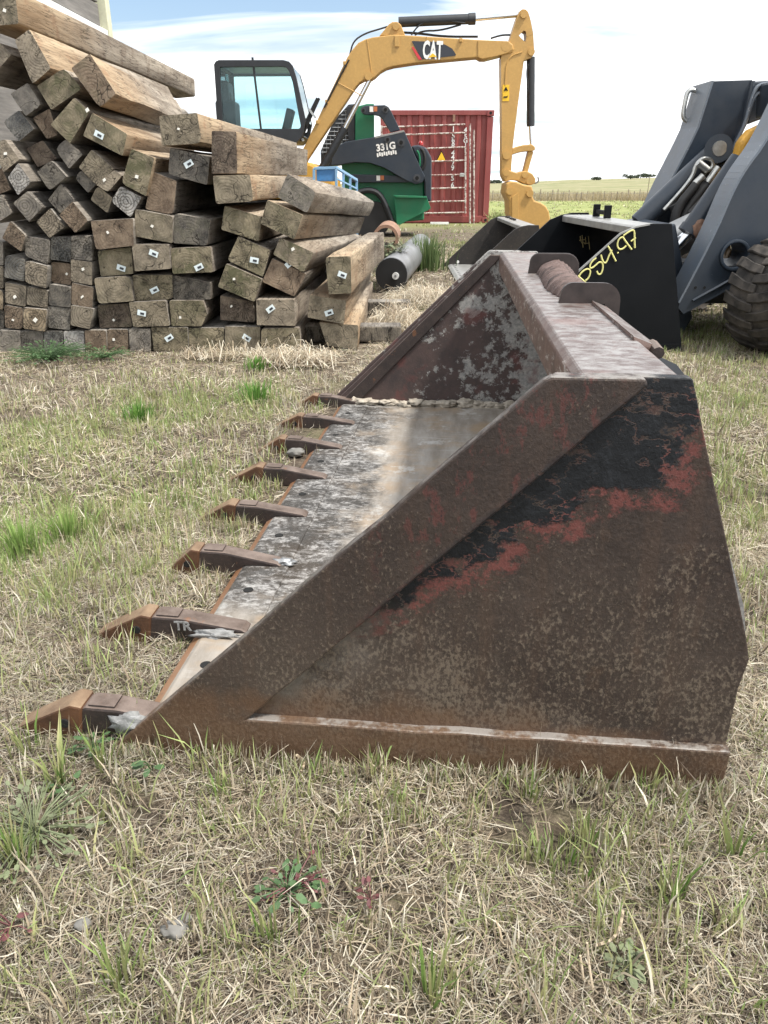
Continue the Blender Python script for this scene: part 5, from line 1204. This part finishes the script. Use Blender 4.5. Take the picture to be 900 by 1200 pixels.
def colmix(a, b, t): return np.asarray(a)[None] * (1 - t[:, None]) + np.asarray(b)[None] * t[:, None]
STRAW = np.array([[.55, .475, .36], [.72, .665, .55], [.45, .37, .265], [.34, .275, .21], [.64, .59, .49], [.17, .135, .105]])
def bare(x, y):      # trampled bare earth in front of the pile and in small scuffs
    b = sstep(3.7, 4.4, y) * sstep(-.5, -1.1, x) * (1 - sstep(5.1, 5.6, y)) * .85
    s_ = sstep(.60, .70, fbm(x * 2.2 + 3, y * 2.2, 21)); return np.clip(b + s_ * .8, 0, 1)
def greenness(x, y): # where living grass shows through
    left = sstep(-.2, -.7, x) * sstep(1.3, 2.0, y); right = sstep(.7, 1.1, x) * sstep(1.3, 2.0, y) * .8
    g = .22 + .58 * np.maximum(left, right) + (fbm(x * 1.6, y * 1.6 + 7, 31) - .5) * 1.5
    g = np.where(y < 1.5, g + .34 * sstep(-.0, -.5, x) + .03, g)
    return np.clip(g, 0, 1) * (1 - .75 * bare(x, y))
# -- lying straw
thatch = Blades()
for n, y0, y1, L, w in ((150000, .42, 2.4, .034, .00145), (150000, 2.4, 6.2, .045, .0026), (50000, 6.2, 14, .08, .007)):
    x, y = fan(n, y0, y1); bz = blocked(x, y) | (RNG.random(n) < bare(x, y) * .55) | (RNG.random(n) < .90 * sstep(.50, .66, fbm(x * 4.0, y * 4.0, 77)))
    x, y = x[~bz], y[~bz]; n = len(x); z = gh(x, y) + .002 + np.abs(RNG.normal(0, .008, n))
    a = RNG.uniform(0, 2 * np.pi, n) + fbm(x * 3, y * 3, 55) * 3; l = L * RNG.lognormal(0, .45, n); el = RNG.normal(.05, .20, n)
    base = np.stack([x, y, z], 1); tip = base + np.stack([np.cos(a) * np.cos(el), np.sin(a) * np.cos(el), np.abs(np.sin(el))], 1) * l[:, None]
    c = STRAW[RNG.choice(6, n, p=[.24, .16, .20, .14, .13, .13])] * RNG.lognormal(0, .16, (n, 1)) * (.62 + .75 * fbm(x * 2.3, y * 2.3, 41))[:, None] * (.80 + .20 * sstep(1.4, 2.4, y))[:, None]
    greenish = RNG.random(n) < .12; c[greenish] = np.array([.26, .28, .13])
    thatch.add(base, tip, w * RNG.uniform(.5, 1.5, n), RNG.normal(0, .006, (n, 3)) * np.array([1, 1, .5]), c, c * .95)
tag(thatch.build('dry_straw'), 'tangled dry straw lying over the yard soil', kind='stuff')
# -- upright stubble and green blades, clumped
up = Blades()
for nc, y0, y1, per, H, w in ((1900, .42, 2.4, 10, .052, .0034), (5600, 2.4, 6.2, 13, .042, .0042), (3400, 6.2, 15, 9, .060, .009), (2600, 15, 45, 8, .05, .03)):
    x, y = fan(nc * 2, y0, y1); g = greenness(x, y); keep = (RNG.random(len(x)) < .14 + .95 * g) & ~blocked(x, y, .0); x, y, g = x[keep], y[keep], g[keep]
    k = RNG.poisson(per, len(x)); X = np.repeat(x, k); Y = np.repeat(y, k); Gn = np.repeat(g, k); ch_ = np.repeat(RNG.lognormal(0, .25, len(x)) * (1 - .6 * sstep(4.2, 4.9, y) * (y < 5.3) * (x < 0)), k); hue = np.repeat(RNG.random(len(x)), k)
    sp_ = .014 if y1 < 3 else (.022 if y1 < 7 else .06); X = X + RNG.normal(0, sp_, len(X)); Y = Y + RNG.normal(0, sp_, len(X))
    b = blocked(X, Y); X, Y, Gn, ch_, hue = X[~b], Y[~b], Gn[~b], ch_[~b], hue[~b]; n = len(X)
    z = gh(X, Y); h = H * ch_ * RNG.uniform(.45, 1.35, n); a = RNG.uniform(0, 2 * np.pi, n); ln = np.abs(RNG.normal(0, .42, n))
    base = np.stack([X, Y, z], 1); tip = base + np.stack([np.cos(a) * ln * h, np.sin(a) * ln * h, h * np.sqrt(np.clip(1 - ln ** 2 * .4, .2, 1))], 1)
    live = RNG.random(n) < .15 + .80 * Gn
    gc = colmix((.14, .28, .065), (.34, .42, .18), hue) * RNG.lognormal(0, .18, (n, 1)); dc = STRAW[RNG.choice(6, n)] * RNG.lognormal(0, .15, (n, 1))
    c1 = np.where(live[:, None], gc, dc); c0 = np.where(live[:, None], gc * .45 + np.array([.46, .38, .22]) * .55, dc * .9)
    tipdry = (RNG.random(n) < .35) & live; c1[tipdry] = c1[tipdry] * .4 + np.array([.50, .42, .24]) * .6
    up.add(base, tip, w * RNG.uniform(.6, 1.4, n), np.stack([-np.cos(a) * h * ln * .12, -np.sin(a) * h * ln * .12, h * .05], 1), c0, c1)
# grass pushing up along the foot of the bucket and around its teeth
for k in range(300):
    if k < 230:
        d, yy = -random.random() * 1.18, -.012 - abs(random.gauss(0, .018))
    elif k < 330: d, yy = random.gauss(-1.30, .10), random.choice([.05 + i * .3575 for i in range(8)]) + random.choice((-1, 1)) * random.uniform(.05, .09)
    else: d, yy = .02 + abs(random.gauss(0, .02)), random.random() * 1.0
    P = Matrix.Rotation(BYAW, 3, 'Z') @ Vector((d, yy, 0)) + BO; n = 6
    a = RNG.uniform(0, 2 * np.pi, n); h = RNG.uniform(.012, .045, n) * (1.4 if k > 230 else 1); ln = np.abs(RNG.normal(0, .4, n))
    X = P.x + RNG.normal(0, .010, n); Y = P.y + RNG.normal(0, .008, n); base = np.stack([X, Y, np.zeros(n)], 1); tip = base + np.stack([np.cos(a) * ln * h, np.sin(a) * ln * h - .004, h], 1)
    live = RNG.random(n) < .4; gc = np.array([[.13, .21, .05]]) * RNG.lognormal(0, .2, (n, 1)); dc = STRAW[RNG.choice(5, n)]
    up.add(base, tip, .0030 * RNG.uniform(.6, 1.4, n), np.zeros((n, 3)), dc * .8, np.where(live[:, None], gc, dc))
tag(up.build('grass'), 'short green and straw coloured stubble grass growing over the yard', kind='stuff')
# -- tall hay standing along the far fence
hay = Blades(); n = 26000; x = RNG.uniform(-8, 34, n); y = RNG.uniform(46.2, 60, n); z = gh(x, y); h = RNG.uniform(.25, .62, n); base = np.stack([x, y, z], 1)
tip = base + np.stack([RNG.normal(0, .1, n), RNG.normal(0, .1, n), h], 1); c = colmix((.34, .285, .17), (.48, .42, .29), RNG.random(n)); hay.add(base, tip, np.full(n, .035), np.zeros((n, 3)), c * .8, c)
tag(hay.build('tall_hay'), 'pale standing hay along the far fence', kind='stuff')

# ---- individual tufts and weeds
def tuft(name, px, py, n, h, w, c0, c1, lab, cat='grass tuft', group=None, spread=.03, lean=.35, z=0, P=None):
    P = P or onz(px, py); B = Blades(); a = RNG.uniform(0, 2 * np.pi, n); ln = np.abs(RNG.normal(0, lean, n)); hh = h * RNG.uniform(.5, 1.15, n); r = np.abs(RNG.normal(0, spread, n))
    base = np.stack([np.cos(a) * r, np.sin(a) * r, np.full(n, -.004)], 1); tip = base + np.stack([np.cos(a) * ln * hh, np.sin(a) * ln * hh, hh], 1)
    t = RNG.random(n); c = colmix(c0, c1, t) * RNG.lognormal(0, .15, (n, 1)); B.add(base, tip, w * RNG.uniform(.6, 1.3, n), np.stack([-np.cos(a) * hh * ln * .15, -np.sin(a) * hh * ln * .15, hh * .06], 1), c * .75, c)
    o = B.build(name); o.location = P; return tag(o, lab, cat, group)
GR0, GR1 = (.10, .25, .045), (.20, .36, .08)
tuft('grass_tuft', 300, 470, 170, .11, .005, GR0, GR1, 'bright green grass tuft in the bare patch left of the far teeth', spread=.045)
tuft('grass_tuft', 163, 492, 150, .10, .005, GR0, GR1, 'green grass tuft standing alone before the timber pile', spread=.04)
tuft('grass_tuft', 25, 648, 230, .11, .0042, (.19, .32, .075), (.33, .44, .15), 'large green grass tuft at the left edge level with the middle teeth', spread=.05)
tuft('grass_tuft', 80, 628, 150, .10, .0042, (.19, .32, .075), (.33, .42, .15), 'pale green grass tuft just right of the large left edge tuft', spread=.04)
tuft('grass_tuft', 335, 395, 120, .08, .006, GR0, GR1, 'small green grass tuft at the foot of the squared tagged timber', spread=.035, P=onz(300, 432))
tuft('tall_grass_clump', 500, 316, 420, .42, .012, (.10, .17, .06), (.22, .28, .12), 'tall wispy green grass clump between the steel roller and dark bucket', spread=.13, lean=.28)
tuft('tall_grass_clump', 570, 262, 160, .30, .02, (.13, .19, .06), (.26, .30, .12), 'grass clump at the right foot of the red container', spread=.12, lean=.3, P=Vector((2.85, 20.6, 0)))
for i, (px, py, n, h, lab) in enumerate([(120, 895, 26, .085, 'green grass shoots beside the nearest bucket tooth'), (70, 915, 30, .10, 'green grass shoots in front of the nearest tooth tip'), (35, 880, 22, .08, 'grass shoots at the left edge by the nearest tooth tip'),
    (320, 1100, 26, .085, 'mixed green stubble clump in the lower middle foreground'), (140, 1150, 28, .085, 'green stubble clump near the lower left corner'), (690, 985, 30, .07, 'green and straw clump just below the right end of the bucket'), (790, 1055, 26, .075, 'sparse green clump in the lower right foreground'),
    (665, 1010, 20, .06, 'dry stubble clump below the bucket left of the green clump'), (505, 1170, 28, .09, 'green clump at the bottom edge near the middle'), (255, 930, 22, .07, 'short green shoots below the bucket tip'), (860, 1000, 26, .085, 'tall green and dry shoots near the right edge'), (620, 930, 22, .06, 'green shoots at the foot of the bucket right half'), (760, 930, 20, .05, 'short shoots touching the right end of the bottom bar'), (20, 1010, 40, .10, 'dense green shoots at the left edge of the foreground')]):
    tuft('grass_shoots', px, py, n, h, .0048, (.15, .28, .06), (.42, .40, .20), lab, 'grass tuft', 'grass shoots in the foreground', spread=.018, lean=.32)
def weed(name, px, py, mats, n, r, lab, h=.03, flat=1.0, stem=True, P=None, leaf=.018):
    P = P or onz(px, py); t = thing(name, P, lab, 'weed'); rr = random.Random(px * 7 + py); mb = MB(); st = MB()
    for i in range(n):
        a = rr.uniform(0, 6.283); d = r * math.sqrt(rr.random()); z = h * rr.uniform(.3, 1) * flat; c = Vector((math.cos(a) * d, math.sin(a) * d, z))
        u = Vector((math.cos(a), math.sin(a), rr.uniform(-.3, .5))).normalized(); v = u.cross(Vector((0, 0, 1))).normalized(); l = leaf * rr.uniform(.6, 1.3); dn = Vector((0, 0, -l * .12))
        mb.add([c, c + u * l * .35 + v * l * .42, c + u * l * 1.1 + v * l * .38 + dn, c + u * l * 1.5 + dn, c + u * l * 1.1 - v * l * .38 + dn, c + u * l * .35 - v * l * .42, c + u * l * .8 - Vector((0, 0, l * .08))],
               [(0, 6, 1), (1, 6, 2), (2, 6, 3), (3, 6, 4), (4, 6, 5), (5, 6, 0)])
        st.pipe([(0, 0, -.002), c * .5 + Vector((0, 0, h * .2)), c], .0011, 4)
    mb.build('leaves', mats, t); st.build('stems', mats, t); return t
weed('broadleaf_weed', 178, 905, M['leaf'], 4, .012, 'small broadleaf weed with upright leaves below the bucket tip', .035, leaf=.017)
weed('broadleaf_weed', 80, 925, M['leaf'], 5, .03, 'flat broadleaf weed left of the bucket tip', .012, leaf=.014)
weed('broadleaf_weed', 110, 880, M['leaf'], 14, .03, 'crinkled green weed under the nearest tooth', .03, leaf=.011)
weed('creeping_weed', 40, 975, M['sage'], 90, .11, 'grey green feathery weed patch at the left of the foreground', .035, leaf=.009)
weed('creeping_weed', 345, 1040, M['leafred'], 16, .045, 'dark red weed in the middle foreground', .03, leaf=.008)
weed('creeping_weed', 335, 1048, M['leaf'], 26, .05, 'small green weed mixed with the dark red one', .025, leaf=.012)
weed('creeping_weed', 435, 1060, M['leafred'], 7, .03, 'thin reddish weed sprig right of the dark red weed', .03, leaf=.010)
weed('creeping_weed', 15, 1085, M['leafred'], 9, .04, 'reddish weed sprig at the lower left edge', .02, leaf=.010)
weed('rosette_weed', 733, 1137, M['sage'], 26, .022, 'tiny pale green rosette weed in the lower right foreground', .018, leaf=.011)
weed('leafy_weed', 60, 428, M['leaf'], 300, .26, 'green leafy weed at the left foot of the timber pile', .085, leaf=.016, P=Vector((-2.1, 4.80, 0)))
weed('leafy_weed', 110, 425, M['leaf'], 110, .18, 'lower leafy weed right of the one at the left pile foot', .05, leaf=.015, P=Vector((-1.78, 4.86, 0)))
weed('sage_shrub', 470, 300, M['sage'], 520, .20, 'grey green shrubby weed growing against the steel roller', .42, leaf=.03, P=Vector((.06, 8.7, 0)))

# ---- heaps of dry hay
def haypile(px, py, rx, ry, h, n, lab, P=None, L=.22):
    P = P or onz(px, py); B = Blades(); r = np.sqrt(RNG.random(n)); a = RNG.uniform(0, 6.283, n); X = np.cos(a) * r * rx; Y = np.sin(a) * r * ry; z = h * (1 - r ** 2) * RNG.random(n) + .004
    d = RNG.normal(0, 1, (n, 3)) * np.array([1, .8, .35]); d /= np.linalg.norm(d, axis=1, keepdims=True); l = L * RNG.uniform(.4, 1.2, n); base = np.stack([X, Y, z], 1) - d * l[:, None] * .5; tip = base + d * l[:, None]
    base[:, 2] = np.maximum(base[:, 2], .003); tip[:, 2] = np.maximum(tip[:, 2], .003); c = STRAW[RNG.choice(5, n)] * RNG.lognormal(0, .15, (n, 1)); B.add(base, tip, np.full(n, .0045), np.stack([np.zeros(n), np.zeros(n), RNG.normal(.03, .03, n)], 1), c, c)
    o = B.build('hay_heap'); o.location = P; return tag(o, lab, 'hay', 'heaps of dry hay by the pile')
haypile(350, 432, .26, .14, .06, 600, 'loose heap of dry hay in front of the right end of the pile', P=Vector((-.55, 4.70, 0)))
haypile(445, 385, .22, .35, .16, 900, 'heap of pale dry hay beside the right side of the pile', P=Vector((.10, 5.9, 0)))
haypile(470, 350, .35, .5, .10, 800, 'thin scatter of dry hay near the steel roller', P=Vector((.35, 7.3, 0)), L=.28)
haypile(300, 425, .30, .08, .02, 260, 'flat wisp of dry hay under the middle of the pile front', P=Vector((-1.0, 4.86, 0)), L=.14)

# ---- stones and roots
def stone(px, py, r, lab, seed, P=None):
    P = P or onz(px, py); o = blob('stone', (0, 0, r * .3), (r, r * .8, r * .5), M['stone'], None, seed, amp=.3); o.location = P; tag(o, lab, 'stone')
stone(205, 1092, .020, 'pale grey stone in the lower left foreground', 41); stone(345 - 128, 1078, .011, 'small dark grey pebble right of the pale stone', 42); stone(347, 648, .035, 'pale stone lying between bucket teeth', 43, P=onz(347, 533))
stone(98, 1085, .012, 'tiny stone left of the pale grey stone', 44)
def root(pts, r, lab):
    P = [onz(x, y, .012 + .006 * (i % 2)) for i, (x, y) in enumerate(sm(pts, 2))]; o = MB().pipe(P, r, 6).build('dry_root', M['root'], None, origin=P[0], smooth=True); tag(o, lab, 'root')
root([(697, 1108), (715, 1103), (726, 1090), (730, 1068)], .0024, 'bent pale root on the ground in the lower right foreground')
root([(695, 1160), (690, 1130), (688, 1105)], .0018, 'straight pale twig left of the bent root')
root([(684, 1148), (680, 1120)], .0017, 'short pale twig beside the straight one')
root([(352, 905), (358, 893), (348, 885)], .0028, 'little pale forked twig at the foot of the bucket');
